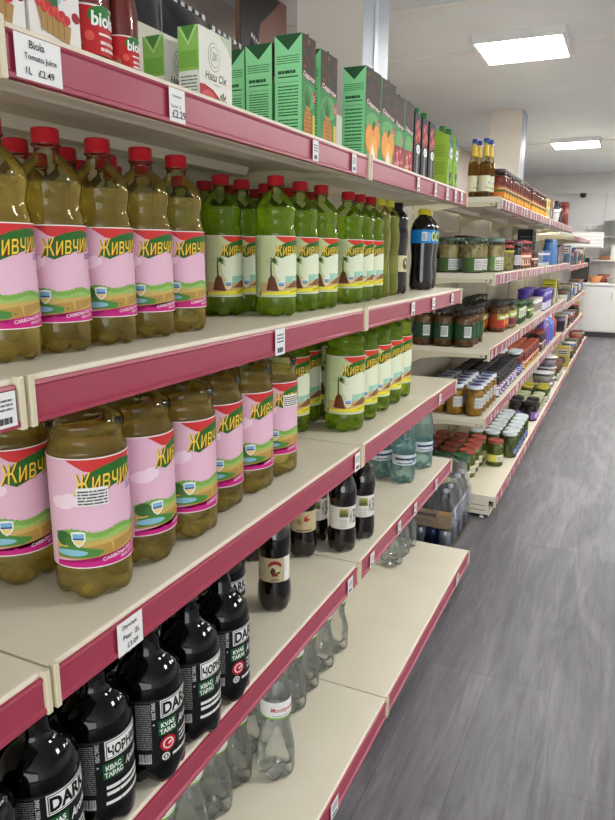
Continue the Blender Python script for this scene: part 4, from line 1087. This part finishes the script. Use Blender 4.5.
for i, (y, h_, c, ar, lb) in enumerate(((6.62, .16, 'd8cf86', pk('e6c21e', '6a8a3a', '6a4a1a'), 'pale yellow packet beside the red sauce jars on top'), (6.76, .17, 'd9d29a', pk('d8b82a', '8aa04a', '6a4a1a'), 'yellow and green packet, second one on top'),
                                       (6.92, .17, '7a4a34', pk('c8a088', 'e0d8d0', '4a2a1a'), 'brown packet in front of the pillar on top'), (7.06, .19, '8a5a44', pk('d0b0a0', '4a4a5a', 'e6e0da'), 'brown and white packet behind the white tub on top'))):
    small_box('food_packet', lb, 'packet', -.09, y, z1, .11, .10, h_, c, ar, 'packets on top of the jar run')
tb = thing('plastic_tub', 'white plastic tub with a wide lid on the top jar shelf', 'tub', (-.08, 7.36, z1+.0006))
m = MB(); m.lathe([(0, 0), (0, .062), (.01, .065), (.10, .075), (.10, 0)], M('dcdad4', .4), 28); m.build('tub_body', tb)
m = MB(); m.lathe([(.095, .082), (.112, .082), (.116, .078), (.116, 0)], M('e6e4de', .35), 28); m.build('lid', tb)
for i, (x, y) in enumerate(((-.08, 7.70), (-.08, 7.84), (-.08, 7.98))):
    t = thing('syrup_bottle', 'dark slim bottle, %s of three behind the white tub on top' % ORD[i], 'bottle', (x, y, z1+.0006), 0, 'dark slim bottles on top')
    m = MB(); m.lathe([(.003, 0), (0, .036), (.004, .04), (.14, .04), (.165, .03), (.185, .018), (.2, .016), (.2, 0)], M(('4a4a52', '2a2a32', '34343c')[i], .2), 20); m.build('bottle_body', t)
    m = MB(); m.lathe([(.19, .019), (.225, .019), (.225, 0)], M('17171a', .4), 16); m.build('cap', t)
for i, (x, y, h_) in enumerate(((-.07, 8.20, .20), (-.07, 8.36, .24), (-.07, 8.52, .24))):
    t = thing('snack_tube', 'red upright snack tube, %s of three at the end of the top jar shelf' % ORD[i], 'tube', (x, y, z1+.0006), 0, 'red snack tubes')
    m = MB(); m.lathe([(0, 0), (0, .05), (h_, .05), (h_, 0)], M(('7a2a20', 'a83a26', 'b04a34')[i], .35), 24); m.build('tube_body', t)
    m = MB(); m.lathe([(h_-.004, .052), (h_+.01, .052), (h_+.01, 0)], M(('6a2a22', '8a2f22', 'a04030')[i], .4), 24); m.build('lid', t)

# second: mushrooms, olives, mixed jars, blue-white tubs
mush = make_jar('mushroom_jar', 'jar', .058, .185, '37503a', MUSH, '4d6a3a', (.04, .46), white_tag, group='mushroom jars')
rows(mush, 'big mushroom jar with green label', [-.145, -.28, -.41], [4.03, 4.17], z2, S2, group='mushroom jars')
mix = make_jar('mushroom_jar', 'jar', .047, .185, '6f8f86', MUSH, '7c9a62', (.04, .5), strip_tag)
rows(mix, 'slim mushroom jar with pale lid', [-.08, -.19], [4.33, 4.44], z2, S2, rz=-.9, group='slim mushroom jars')
oliv = make_jar('olive_jar', 'jar', .052, .15, 'a8382e', OLV, 'd8c24a', (.78, .86), None)
rows(oliv, 'green olive jar with red lid', [-.08, -.20], [4.66, 4.79], z2, S2, group='olive jars')
wht = make_jar('preserve_jar', 'jar', .047, .175, '4a2a26', DKV, None, (.12, .6), white_tag)
rows(wht, 'dark preserve jar with white label', [-.08, -.20], [5.05, 5.18], z2, S2, rz=-.5, group='dark preserve jars')
pnk = make_jar('sauce_jar', 'jar', .045, .19, 'b03434', REDS, 'c87a5a', (.1, .6), picture('d85a4a', 'e0c0a0', '6a2a1a'))
rows(pnk, 'pinkish label sauce jar with red lid', [-.08, -.19], [5.36, 5.48, 5.60, 5.72], z2, S2, group='pink label sauce jars')
tall = make_jar('preserve_jar', 'jar', .047, .21, '3a2c28', DKV, '7a6a5a', (.2, .55), strip_tag)
rows(tall, 'tall dark preserve jar', [-.36], [4.66, 4.79, 4.92, 5.05], z2, 'back of the '+S2, group='tall dark jars')
spz = make_jar('spread_jar', 'jar', .045, .12, '5a2f2a', REDS, '8a5a4a', (.1, .7), picture('7a4a3a', '5a2f2a', 'c0a080'))
rows(spz, 'reddish spread jar', [-.08, -.19], [5.95, 6.07, 6.19], z2, S2, group='reddish spread jars')
def tub(name, lb, x, y, z, r, h, c, lidc, bandc=None, group=None):
    t = thing(name, lb, 'tub', (x, y, z+.0006), 0, group)
    m = MB(); m.lathe([(0, 0), (0, r*.86), (.005, r*.9), (h, r), (h, 0)], M(c, .4), 26); m.build('tub_body', t)
    m = MB(); m.lathe([(h-.004, r*1.05), (h+.01, r*1.05), (h+.013, r), (h+.013, 0)], M(lidc, .35), 26); m.build('lid', t)
    if bandc:
        m = MB(); band(m, r*1.003, h*.25, h*.8, bandc, 26); m.build('label', t)
for i, (y, c, b) in enumerate(((6.45, 'd8dadc', '8a94a8'), (6.62, 'd8dce0', '4a68a8'), (6.82, 'd6dae0', '4468b0'), (7.02, 'd8dce2', '5a78b8'))):
    tub('spread_tub', 'white tub with blue lid, %s of four along the second jar shelf' % ORD[i], -.09, y, z2, .062, .12, c, ('7a86a0', '2f4f9a', '2a52a8', '3f62b0')[i], b, 'blue lidded tubs')
small_box('food_box', 'large black box standing behind the blue lidded tubs', 'box', -.26, 7.05, z2, .24, .14, .33, '1e201f', pk('2a2e2c', '3a403c', '5a605a'))
small_box('food_box', 'blue box behind the reddish jars on second jar shelf', 'box', -.24, 6.35, z2, .14, .1, .22, '3a5a94', pk('6a8ac0', 'c8d4e6', '1f3464'))
for i, y in enumerate((7.32, 7.5, 7.68)):
    t = thing('cleaner_bottle', 'light blue bottle, %s of three on second jar shelf' % ORD[i], 'bottle', (-.08, y, z2+.0006), 0, 'light blue bottles')
    m = MB(); m.lathe([(0, 0), (0, .05), (.01, .055), (.13, .055), (.17, .05), (.2, .042), (.22, .04), (.22, 0)], M(('4a7ab0', '4a8ac8', '5a8ab8')[i], .3), 20); m.build('bottle_body', t)
    m = MB(); m.lathe([(.215, .043), (.25, .043), (.25, 0)], M(('2f5a94', '6aa0d0', '3a6aa0')[i], .4), 20); m.build('cap', t)
for i, (y, c) in enumerate(((7.9, '5a4048'), (8.06, '6a4a52'), (8.24, '3a3034'), (8.42, '4a2f34'))):
    small_box('food_box', 'dull dark box, %s of four past the light blue bottles' % ORD[i], 'box', -.09, y, z2, .14, .12, (.17, .19, .2, .2)[i], c, pk('8a6a70', 'b0989c', '2a1f22'), 'dull dark boxes')

# third: black-lidded green label jars, red label jars, green relish, purple tins
bg = make_jar('bean_jar', 'jar', .058, .205, '1c1a1a', BEAN, '2f4f34', (.22, .66), barcode)
rows(bg, 'brown bean jar with green label and black lid', [-.165, -.29, -.415], [4.03, 4.155, 4.285], z3, S3, rz=-.5, group='green label bean jars', skip=((2, 2),))
rd = make_jar('stew_jar', 'jar', .055, .195, '1e1c1b', BEAN, 'a85030', (.16, .66), picture('a8b040', 'b83a28', 'd88a4a'))
rows(rd, 'stew jar with red and lime label', [-.13, -.25, -.37], [4.80, 4.925, 5.05], z3, S3, group='red label stew jars', skip=((0, 0),))
pur = make_jar('stew_jar', 'jar', .044, .19, '2a2826', BEAN, 'b0a850', (.12, .7), picture('b8c05a', '7a2a4a', '9a4a6a'))
rows(pur, 'narrow stew jar with lime and purple label', [-.10, -.21], [5.20, 5.31], z3, S3, group='purple label stew jars')
gre = make_jar('relish_jar', 'jar', .045, .16, '2f5a34', GRNS, '5a8a44', (.3, .8), strip_tag)
rows(gre, 'green relish jar with white price patch', [-.095, -.20], [5.55, 5.67, 5.79], z3, S3, group='green relish jars')
gre2 = make_jar('relish_jar', 'jar', .055, .135, '2f4a2c', GRNS, '4a6a34', (.15, .7), picture('8aa04a', '3a5a2c', 'c0b870'))
rows(gre2, 'squat green relish jar', [-.10, -.23], [6.08, 6.22], z3, S3, group='squat green relish jars')
dk3 = make_jar('relish_jar', 'jar', .052, .2, '3a4a30', GRNS, '6f8a44', (.4, .75), strip_tag)
rows(dk3, 'tall green relish jar at the back', [-.40], [5.3, 5.44, 5.58, 5.72], z3, S3, group='tall green jars')
for i, (y, r) in enumerate(((6.45, .05), (6.6, .05), (6.75, .055))):
    tub('white_tub', 'white food tub, %s of three beside the purple tins' % ORD[i], -.09, y, z3, r, .13, 'd8d4cc', 'c8c0b8', '9a8f8a', 'white food tubs')
for i in range(8):
    c, r_ = i % 4, i//4
    t = thing('purple_tin', 'purple tin, %s from near end, %s row of the third jar shelf' % (ORD[c], ('front', 'back')[r_]), 'tin', (-.085-.15*r_, 6.98+.17*c, z3+.0006), 0, 'purple tins')
    m = MB(); m.lathe([(0, 0), (0, .06), (.19, .06), (.19, 0)], M(('43308a', '4a3494')[i % 2], .3), 26); band(m, .0603, .01, .08, 'cfc8d4', 26); m.build('tin_body', t)
    m = MB(); m.lathe([(.187, .062), (.2, .062), (.2, 0)], M('4a3a9a', .3), 26); m.build('lid', t)
for i, y in enumerate((7.78, 7.98, 8.18)):
    small_box('food_box', ['dark violet box after the purple tins', 'yellow-green box on third jar shelf', 'dark green box at the end of third jar shelf'][i], 'box', -.10, y, z3, .16, .13, (.17, .26, .24)[i], ('34265f', 'b0aa20', '2f3a24')[i], pk(('5a48a0', 'd8d23a', '4a5a34')[i], 'c8c0a0', '22201a'))

# fourth: fruit with blue-white lids, dark lids, red sauces
amb = make_jar('fruit_jar', 'jar', .053, .17, 'd8dde2', AMB, None, (.25, .7), white_tag, lid_h=.016)
for q in kids(amb):
    if q.name.startswith('lid'):
        m = MB(); m.lathe([(.1862, 0), (.1862, .036)], M('3a4a90', .35), 24); b = m.build('lid_print', q, 'dark blue printed disc')
rows(amb, 'amber fruit jar with blue-white lid', [-.085, -.20, -.315], seq(4.035, 4.485, .1125), z4, S4, rz=-.75, group='amber fruit jars')
dkj = make_jar('preserve_jar', 'jar', .05, .165, '24242c', DKV, 'c8c4d0', (.1, .55), picture('8a5a9a', 'd8d4dc', '6a4a8a'))
rows(dkj, 'dark preserve jar with near-black lid', [-.08, -.19, -.30], seq(4.62, 5.36, .106), z4, S4, group='dark lid preserve jars')
wl2 = make_jar('tomato_jar', 'jar', .055, .18, LIDW, REDS, None, (.1, .55), lambda a, R, H: (a.rect(-R*.6, H*.05, R*.5, H*.9, '4a58a8', 1), a.lines(-R*.5, R*.4, H*.2, H*.8, 3, 'c8ccec', 2)))
rows(wl2, 'tomato jar with white lid and blue label', [-.085, -.205], [5.55, 5.675], z4, S4, group='white lid tomato jars')
rl = make_jar('sauce_jar', 'jar', .05, .15, 'b0563e', REDS, 'c89a4a', (.1, .55), picture('c8423a', 'e0b84a', '8a2a1a'))
rows(rl, 'sauce jar with terracotta lid', [-.08, -.19], seq(5.87, 6.75, .11), z4, S4, group='terracotta lid sauce jars')
jam = make_jar('jam_jar', 'jar', .055, .18, '8a2f2c', DKV, '6a4a3f', (.1, .6), picture('7a2a2a', '4a3a34', 'a8a090'))
rows(jam, 'dark jam jar with red-brown lid', [-.085, -.21], [7.05, 7.19, 7.33], z4, S4, group='dark jam jars')
for i, (y, c, cc) in enumerate(((7.6, '6a4aa8', '7a5ab8'), (7.78, '7a58b0', 'c8b8e0'), (8.02, '3a6ab8', '5a8ad0'), (8.2, '3f70c0', 'e0e4ea'), (8.45, 'b83a34', 'd84a3a'))):
    t = thing('cleaner_bottle', ['purple cleaner bottle, nearer one, fourth jar shelf', 'purple cleaner bottle, farther one, fourth jar shelf', 'blue cleaner bottle, nearer one, fourth jar shelf', 'blue cleaner bottle, farther one, fourth jar shelf', 'red cleaner bottle at the end of fourth jar shelf'][i], 'bottle', (-.10, y, z4+.0006))
    m = MB(); m.lathe([(0, 0), (0, .06), (.01, .065), (.17, .062), (.2, .05), (.22, .03), (.25, .022), (.25, 0)], M(c, .3), 20); m.build('bottle_body', t)
    m = MB(); m.lathe([(.245, .027), (.28, .024), (.28, 0)], M(cc, .4), 18); m.build('cap', t)

# base: gherkins with green, red and white lids, dark preserves, salads
gh = make_jar('gherkin_jar', 'jar', .056, .165, '3a6a4a', PICK, 'c8c860', (.2, .5), strip_tag)
rows(gh, 'gherkin jar with dark green lid', [-.16, -.285, -.41], [4.02, 4.145], z5, S5, group='green lid gherkin jars')
gr = make_jar('gherkin_jar', 'jar', .056, .165, 'a84a3c', PICK, 'd8d468', (.2, .5), strip_tag)
rows(gr, 'gherkin jar with terracotta lid', [-.155, -.28, -.405], seq(4.28, 4.655, .125), z5, S5, group='terracotta lid gherkin jars')
place(gr, (-.03, 4.61, z5+.0006), -.7, 'gherkin jar with terracotta lid and yellow label standing forward alone', 'terracotta lid gherkin jars')
gw = make_jar('gherkin_jar', 'jar', .055, .165, LIDW, PICK, None, (.15, .5), lambda a, R, H: (a.rect(-R*.5, H*.05, R*.55, H*.95, '4a5a9a', 1), a.lines(-R*.4, R*.4, H*.2, H*.8, 3, 'c8d0e0', 2)))
rows(gw, 'gherkin jar with white lid', [.025, -.095, -.215], seq(4.86, 5.56, .1165), z5, S5, group='white lid gherkin jars', skip=((0, 6),))
bp = make_jar('preserve_jar', 'jar', .058, .16, '1c1a1e', DKV, None, (.1, .55), lambda a, R, H: (a.rect(-R*1.0, H*.05, R*.8, H*.95, '8a6aa8', 1), a.ell(0, H*.5, R*.4, H*.3, 'c8b4d8', 2, 14)))
rows(bp, 'dark preserve jar with purple label', [.02, -.11], [6.05, 6.19], z5, S5, group='purple label preserve jars')
pl = make_jar('salad_jar', 'jar', .055, .12, 'b8c09a', PALE, None, (.1, .5), strip_tag)
rows(pl, 'pale salad jar with cream lid', [.02, -.11], [6.40, 6.53, 6.66], z5, S5, group='pale salad jars')
yl = make_jar('salad_jar', 'jar', .06, .14, 'b8a82a', GRNS, None, (.1, .5), strip_tag)
rows(yl, 'dark salad jar with yellow lid', [.02, -.12], [6.88, 7.03], z5, S5, group='yellow lid salad jars')
CLR = shell('clear_food_box', 'eef0f0', .6, .1)
for i, (x, y, zz) in enumerate(((-.035, 7.36, 0), (-.035, 7.36, .112), (-.04, 7.75, 0), (-.04, 7.75, .112), (-.04, 7.75, .224))):
    t = thing('plastic_food_tub', ['clear food tub, lower one of the stack of two', 'clear food tub, upper one of the stack of two', 'clear food tub, lowest of the stack of three', 'clear food tub, middle of the stack of three', 'clear food tub, topmost of the stack of three'][i], 'tub', (x, y, z5+.0006+zz), 0, 'clear food tubs')
    m = MB(); m.lathe([(0, 0), (0, .085), (.006, .09), (.10, .105), (.10, .103)], CLR, 28); m.build('tub_body', t)
    m = MB(); m.lathe([(.004, 0), (.004, .082), (.008, .088), (.075, .098), (.075, 0)], noisy('tub_food_%d' % (i % 2), ('8a7a84', 'a09488')[i % 2], ('b0a4ac', 'c8bcae')[i % 2], 20, .6), 24); m.build('contents', t)
    m = MB(); m.lathe([(.098, .108), (.107, .108), (.11, .104), (.11, 0)], M('d0d0d2', .3), 28); m.build('lid', t)
last = make_jar('relish_jar', 'jar', .058, .17, '7a4a34', BEAN, '6a7a44', (.1, .55), strip_tag)
rows(last, 'brown relish jar at far end', [.01, -.12], [8.15, 8.30, 8.45, 8.6], z5, S5, group='far end relish jars')

# ---------- the farthest run, seen small between the rows
def gpk(name, lb, cat, x, y, z, w_, d_, h_, c, grp): small_box(name, lb, cat, x, y, z, w_, d_, h_, c, pk('c8c0b0', '5a5a5a', '2a2a2a'), grp, .003)
pal = ['4a6a9a', '8a3a34', '3a4a34', 'b8a43a', '5a3f6a', 'c8c4bc', '2a2a2e', '7a5a3a', 'a8482e', '3f6a5a']
for si, (zz, nm) in enumerate(((1.41, 'second'), (.94, 'third'), (.55, 'fourth'), (.14, 'base'))):
    for i in range(8):
        y = 9.30+i*.42; rr = random.Random(si*31+i); xx = -.10 if zz > .2 else -.0
        if (i+si) % 3 == 0:
            gpk('food_box', '%s box, %s item along the %s shelf of the farthest run' % (['blue', 'dark red', 'dark green', 'ochre', 'violet', 'off-white', 'black', 'brown', 'orange', 'teal'][(i*3+si) % 10], ORD[i], nm), 'box', xx, y, zz, .22, .16, rr.uniform(.16, .26), pal[(i*3+si) % 10], 'boxes of the farthest run')
        else:
            tub('food_tub', '%s tub, %s item along the %s shelf of the farthest run' % (['blue', 'dark red', 'dark green', 'ochre', 'violet', 'off-white', 'black', 'brown', 'orange', 'teal'][(i*7+si*2) % 10], ORD[i], nm), xx, y, zz, .09, rr.uniform(.14, .22), pal[(i*7+si*2) % 10], pal[(i+si) % 10], pal[(i*5+si+4) % 10], 'tubs of the farthest run')

def film():
    m = shell('crumpled_film', 'f0f1f4', 1.0, .12); nt = m.node_tree; out = nt.nodes['Material Output']
    last = out.inputs[0].links[0].from_socket
    d = nt.nodes.new('ShaderNodeBsdfDiffuse'); d.inputs[0].default_value = lin('d8dae0')
    x = nt.nodes.new('ShaderNodeMixShader'); x.inputs[0].default_value = .11
    nt.links.new(last, x.inputs[1]); nt.links.new(d.outputs[0], x.inputs[2]); nt.links.new(x.outputs[0], out.inputs[0])
    return m
# ================================================================== SHRINK-WRAPPED PACKS IN THE GAP
t = thing('can_tray', 'wrapped tray of dark cans on the floor between the shelf runs', 'tray', (-.165, 3.58, 0))
m = MB(); m.box(-.135, .135, -.24, .24, .001, .02, M('a8906a', .7)); m.build('cardboard_base', t)
for i in range(4):
    for j in range(7):
        cyl = MB(); cyl.lathe([(0, 0), (0, .027), (.005, .032), (.094, .032), (.103, .026), (.107, .026), (.105, .024), (.105, 0)], M(('2c3a6a', 'c8ccd4')[(i+j) % 2], .3, .4), 16, None, -.101+i*.0672, -.204+j*.068, .0202); cyl.build('can', t)
fl = shell('wrap_film', 'eceef0', .9, .12)
m = MB(); m.box(-.139, .139, -.244, .244, .0008, .134, fl, .01); m.build('shrink_film', t, 'clear shrink film')
t = thing('bottle_pack', 'shrink-wrapped cardboard tray of bottles lying on top of the can tray', 'pack', (-.165, 3.58, .136))
m = MB(); kf = M('b8935e', .75)
m.box(-.135, .135, -.235, .235, .0, .006, kf); m.box(-.135, .135, -.235, -.231, .0, .10, kf); m.box(-.135, .135, .231, .235, .0, .10, kf); m.box(-.135, -.131, -.231, .231, 0, .1, kf); m.box(.131, .135, -.231, .231, 0, .10, M('c4c6d2', .5))
a = Art(); a.lines(40, 190, 62, 84, 1, '4a2f1c', 1, .8, 12); a.lines(60, 170, 26, 44, 2, '7d5a38', 1, .5, 3); a.put(m, on_my(-.135, -.235, 0))
b = Art()
for k in range(6): b.rect(30+k*70, 12, 60+k*70, 80, ['4a5a9a', '3f4a86'][k % 2], 1)
b.lines(20, 440, 30, 70, 2, 'e3e4ea', 2); b.put(m, on_px(.135, -.235, 0))
m.build('cardboard_tray', t)
for i, x in enumerate((-.088, 0, .088)):
    for j, y in enumerate((-.18, -.09, 0, .09, .18)):
        q = MB(); q.lathe([(0, 0), (0, .036), (.004, .041), (.10, .041), (.13, .036), (.155, .024), (.17, .014), (.185, .0135), (.185, 0)], shell('packed_plastic', 'e8e9e6', 1.0, .1), 18, None, x, y, .007)
        o = q.build('packed_bottle', t)
        q = MB(); q.lathe([(.183, .016), (.2, .016), (.2, 0)], M('d9d9dc', .4), 14, None, x, y, .007); q.build('cap', o)
lz = MB(); lz.tube([(-.07, -.19, .232), (.03, -.16, .24), (.06, -.15, .244), (.10, -.14, .25)], [.024, .024, .02, .01], M('d8cf86', .3), 18); lz.build('yellow_bottle', t, 'yellow bottle lying on its side')
FILM = film()
m = MB(); n = 14; vs = []; fs = []; rr = random.Random(4)
for k in range(9):
    h = k/8; sx = .142-(.035*h**2); sy = .242-(.05*h**2)
    for i in range(4*n):
        s, q = divmod(i, n); u = q/n*2-1
        px, py = ((u*sx, -sy), (sx, u*sy), (-u*sx, sy), (-sx, -u*sy))[s]
        vs.append((px+.008*math.sin(7*u+5*h+s)+rr.uniform(-.003, .003), py+rr.uniform(-.004, .004), 0.002+.268*h+.012*math.sin(5*u+s)*h))
for k in range(8):
    for i in range(4*n):
        fs.append((k*4*n+i, k*4*n+(i+1) % (4*n), (k+1)*4*n+(i+1) % (4*n), (k+1)*4*n+i))
fs.append(tuple(8*4*n+i for i in range(4*n)))
m.add(vs, fs, FILM, False); m.build('shrink_film', t, 'crumpled clear film')

# ================================================================== BACK OF THE SHOP
CW_ = M('dedcd8', .4)
ct = thing('counter', 'white kitchen counter with plain doors along the back wall', 'counter', (1.1, 14.40, 0))
m = MB(); m.box(-1.8, 1.8, -.28, .3, .1, .98, CW_); m.box(-1.8, 1.8, -.24, .3, 0, .1, M('4a4846', .6)); m.build('carcass', ct)
for i in range(6):
    m = MB(); m.box(-1.79+i*.6, -1.21+i*.6, -.30, -.281, .12, .96, CW_, .003); d = m.build('door', ct)
    h = MB(); h.box(-1.30+i*.6, -1.285+i*.6, -.315, -.30, .7, .85, M('a8a8a6', .3, .8), .003); h.build('handle', d)
m = MB(); m.box(-1.82, 1.82, -.32, .3, .98, 1.02, M('e8e6e2', .3), .004); m.build('worktop', ct)
sh = thing('wall_shelf', 'narrow wall shelf above the back counter holding a steel pot', 'shelf', (.55, 14.55, 1.86))
m = MB(); m.box(-.45, .45, -.2, .19, 0, .03, CW_, .003); m.build('board', sh)
for x in (-.3, .3):
    m = MB(); m.prism([(-.18, 0), (.19, 0), (.19, -.18), (.17, -.18), (.16, -.03), (-.18, -.02)], 'x', x-.01, x+.01, M('c8c8c6', .4)); m.build('bracket', sh)
STEEL = M('d4d6d8', .38, .8)
pt = thing('stock_pot', 'big steel stock pot with lid on the wall shelf', 'pot', (.42, 14.50, 1.8906))
m = MB(); m.lathe([(0, 0), (0, .27), (.01, .28), (.25, .28), (.255, .287), (.26, .287), (.26, .28), (.262, 0)], STEEL, 36); m.build('pot_body', pt)
m = MB(); m.lathe([(.2625, .29), (.27, .288), (.295, .12), (.30, .0), ], STEEL, 32); m.build('lid', pt)
m = MB(); m.lathe([(.298, .015), (.315, .012), (.33, .022), (.34, .02), (.343, 0)], STEEL, 16); m.build('knob', pt)
for s in (-1, 1):
    m = MB(); m.tube([(s*.279, -.06, .19), (s*.325, -.05, .195), (s*.335, 0, .195), (s*.325, .05, .195), (s*.279, .06, .19)], .008, STEEL); m.build('handle', pt)
for nm, lb, cat, x, y, r, h, c in (('mixing_bowl', 'orange mixing bowl on the back counter', 'bowl', .08, 14.30, .13, .12, 'd8905a'), ('mixing_bowl', 'steel bowl near the back counter edge', 'bowl', .42, 14.32, .15, .1, 'b8b4ae'), ('mixing_bowl', 'reddish bowl behind the orange bowl', 'bowl', .22, 14.55, .12, .15, '9a5a4a')):
    t = thing(nm, lb, cat, (x, y, 1.0206))
    m = MB(); m.lathe([(0, 0), (0, r*.55), (.01, r*.62), (h, r), (h+.004, r*.98), (.014, r*.58), (.014, 0)], M(c, .35), 28); m.build('bowl_wall', t)
t = thing('coffee_machine', 'dark coffee machine standing on the back counter', 'machine', (-.22, 14.5, 1.0206))
m = MB(); m.box(-.16, .16, -.15, .16, 0, .05, BLACKP, .006); m.box(-.16, .16, .02, .16, .05, .42, M('3a3836', .3), .008); m.box(-.16, .16, -.15, .16, .34, .46, BLACKP, .01); m.build('housing', t)
m = MB(); m.lathe([(0, .03), (.05, .035), (.06, .02), (.06, 0)], STEEL, 18, None, 0, -.06, .28); m.build('spout', t)
t = thing('dish_rack', 'second wall ledge with stacked plates above the counter', 'shelf', (.45, 14.6, 1.42))
m = MB(); m.box(-.45, .45, -.2, .14, 0, .025, M('d8d0c4', .4), .003); m.build('board', t)
for k in range(5):
    t = thing('plate', 'tan plate in the stack on the wall ledge, %s from the bottom' % ORD[k], 'plate', (.20, 14.56, 1.4456+k*.015), 0, 'stacked plates')
    m = MB(); m.lathe([(0, 0), (0, .07), (.012, .12), (.014, .12), (.006, .07), (.006, 0)], M('d8a878', .4), 24); m.build('plate_disc', t)
t = thing('water_canister', 'white plastic canister on the wall ledge over the counter', 'canister', (.42, 14.55, 1.4456))
m = MB(); m.box(-.12, .12, -.09, .09, 0, .28, M('dcdad6', .4), .02); m.build('canister_body', t)
m = MB(); m.lathe([(.28, .035), (.31, .035), (.31, 0)], M('c8c8c8', .4), 18); m.build('cap', t)
m = MB(); m.tube([(.02, 0, .30), (.0, 0, .36), (-.04, 0, .375), (-.05, 0, .40)], .014, M('c8c2b8', .3)); m.build('spout', t)
t = thing('security_camera', 'small dark dome camera high on the back wall', 'camera', (-.30, FLOOR_END-.001, 2.665))
m = MB(); m.box(-.05, .05, -.03, 0, -.04, .04, M('5a5856', .4), .006); m.build('mount', t)
m = MB(); m.lathe([(-.055, 0), (-.05, .03), (-.03, .05), (0, .055), (.02, .05), (.02, 0)], M('141416', .2), 20, None, 0, -.075, 0); m.build('dome', t)
t = thing('wall_socket', 'white double socket box on the back wall below the camera', 'socket', (-.12, FLOOR_END-.001, 2.06))
m = MB(); m.box(-.13, .13, -.035, 0, -.055, .055, M('dcdad6', .4), .006); m.build('plate', t)
for x in (-.06, .06):
    m = MB(); m.box(x-.035, x+.035, -.038, -.0352, -.03, .03, M('c4c2be', .4), .001); m.build('outlet', t)
t = thing('air_curtain', 'white slatted box unit mounted beside the end of the top shelves', 'unit', (-.20, 13.7, 1.66))
m = MB(); m.box(-.38, .38, -.15, .15, 0, .27, M('e0e0da', .4), .01); m.build('housing', t)
for k in range(4):
    m = MB(); m.box(-.372, .372, -.158, -.1505, .03+k*.06, .062+k*.06, M('eeeeea', .4), .002); m.build('louvre', t)
for s in (-1, 1):
    m = MB(); m.box(s*.3-.02, s*.3+.02, .1505, FLOOR_END-13.7-.002, .1, .14, M('b8b8b4', .4)); m.build('wall_bracket', t)
# dark hanging board with a brown corner, close under the ceiling behind the cartons
t = thing('hanging_board', 'black and brown board hanging high up behind the green cartons', 'board', (-1.45, 3.92, 2.30))
m = MB(); m.box(-.015, .015, -.29, .29, 0, CEIL-2.30-.001, M('8a6556', .6), .003); m.build('brown_panel', t)
m = MB(); m.prism([(-.29, .002), (-.20, .002), (-.06, .56), (.19, .745), (-.29, .745)], 'x', .0155, .019, noisy('black_mottle', '232224', '2e2c2d', 30, .6)); m.build('black_panel', t)  # black sheet with a slanted edge, laid on the brown panel
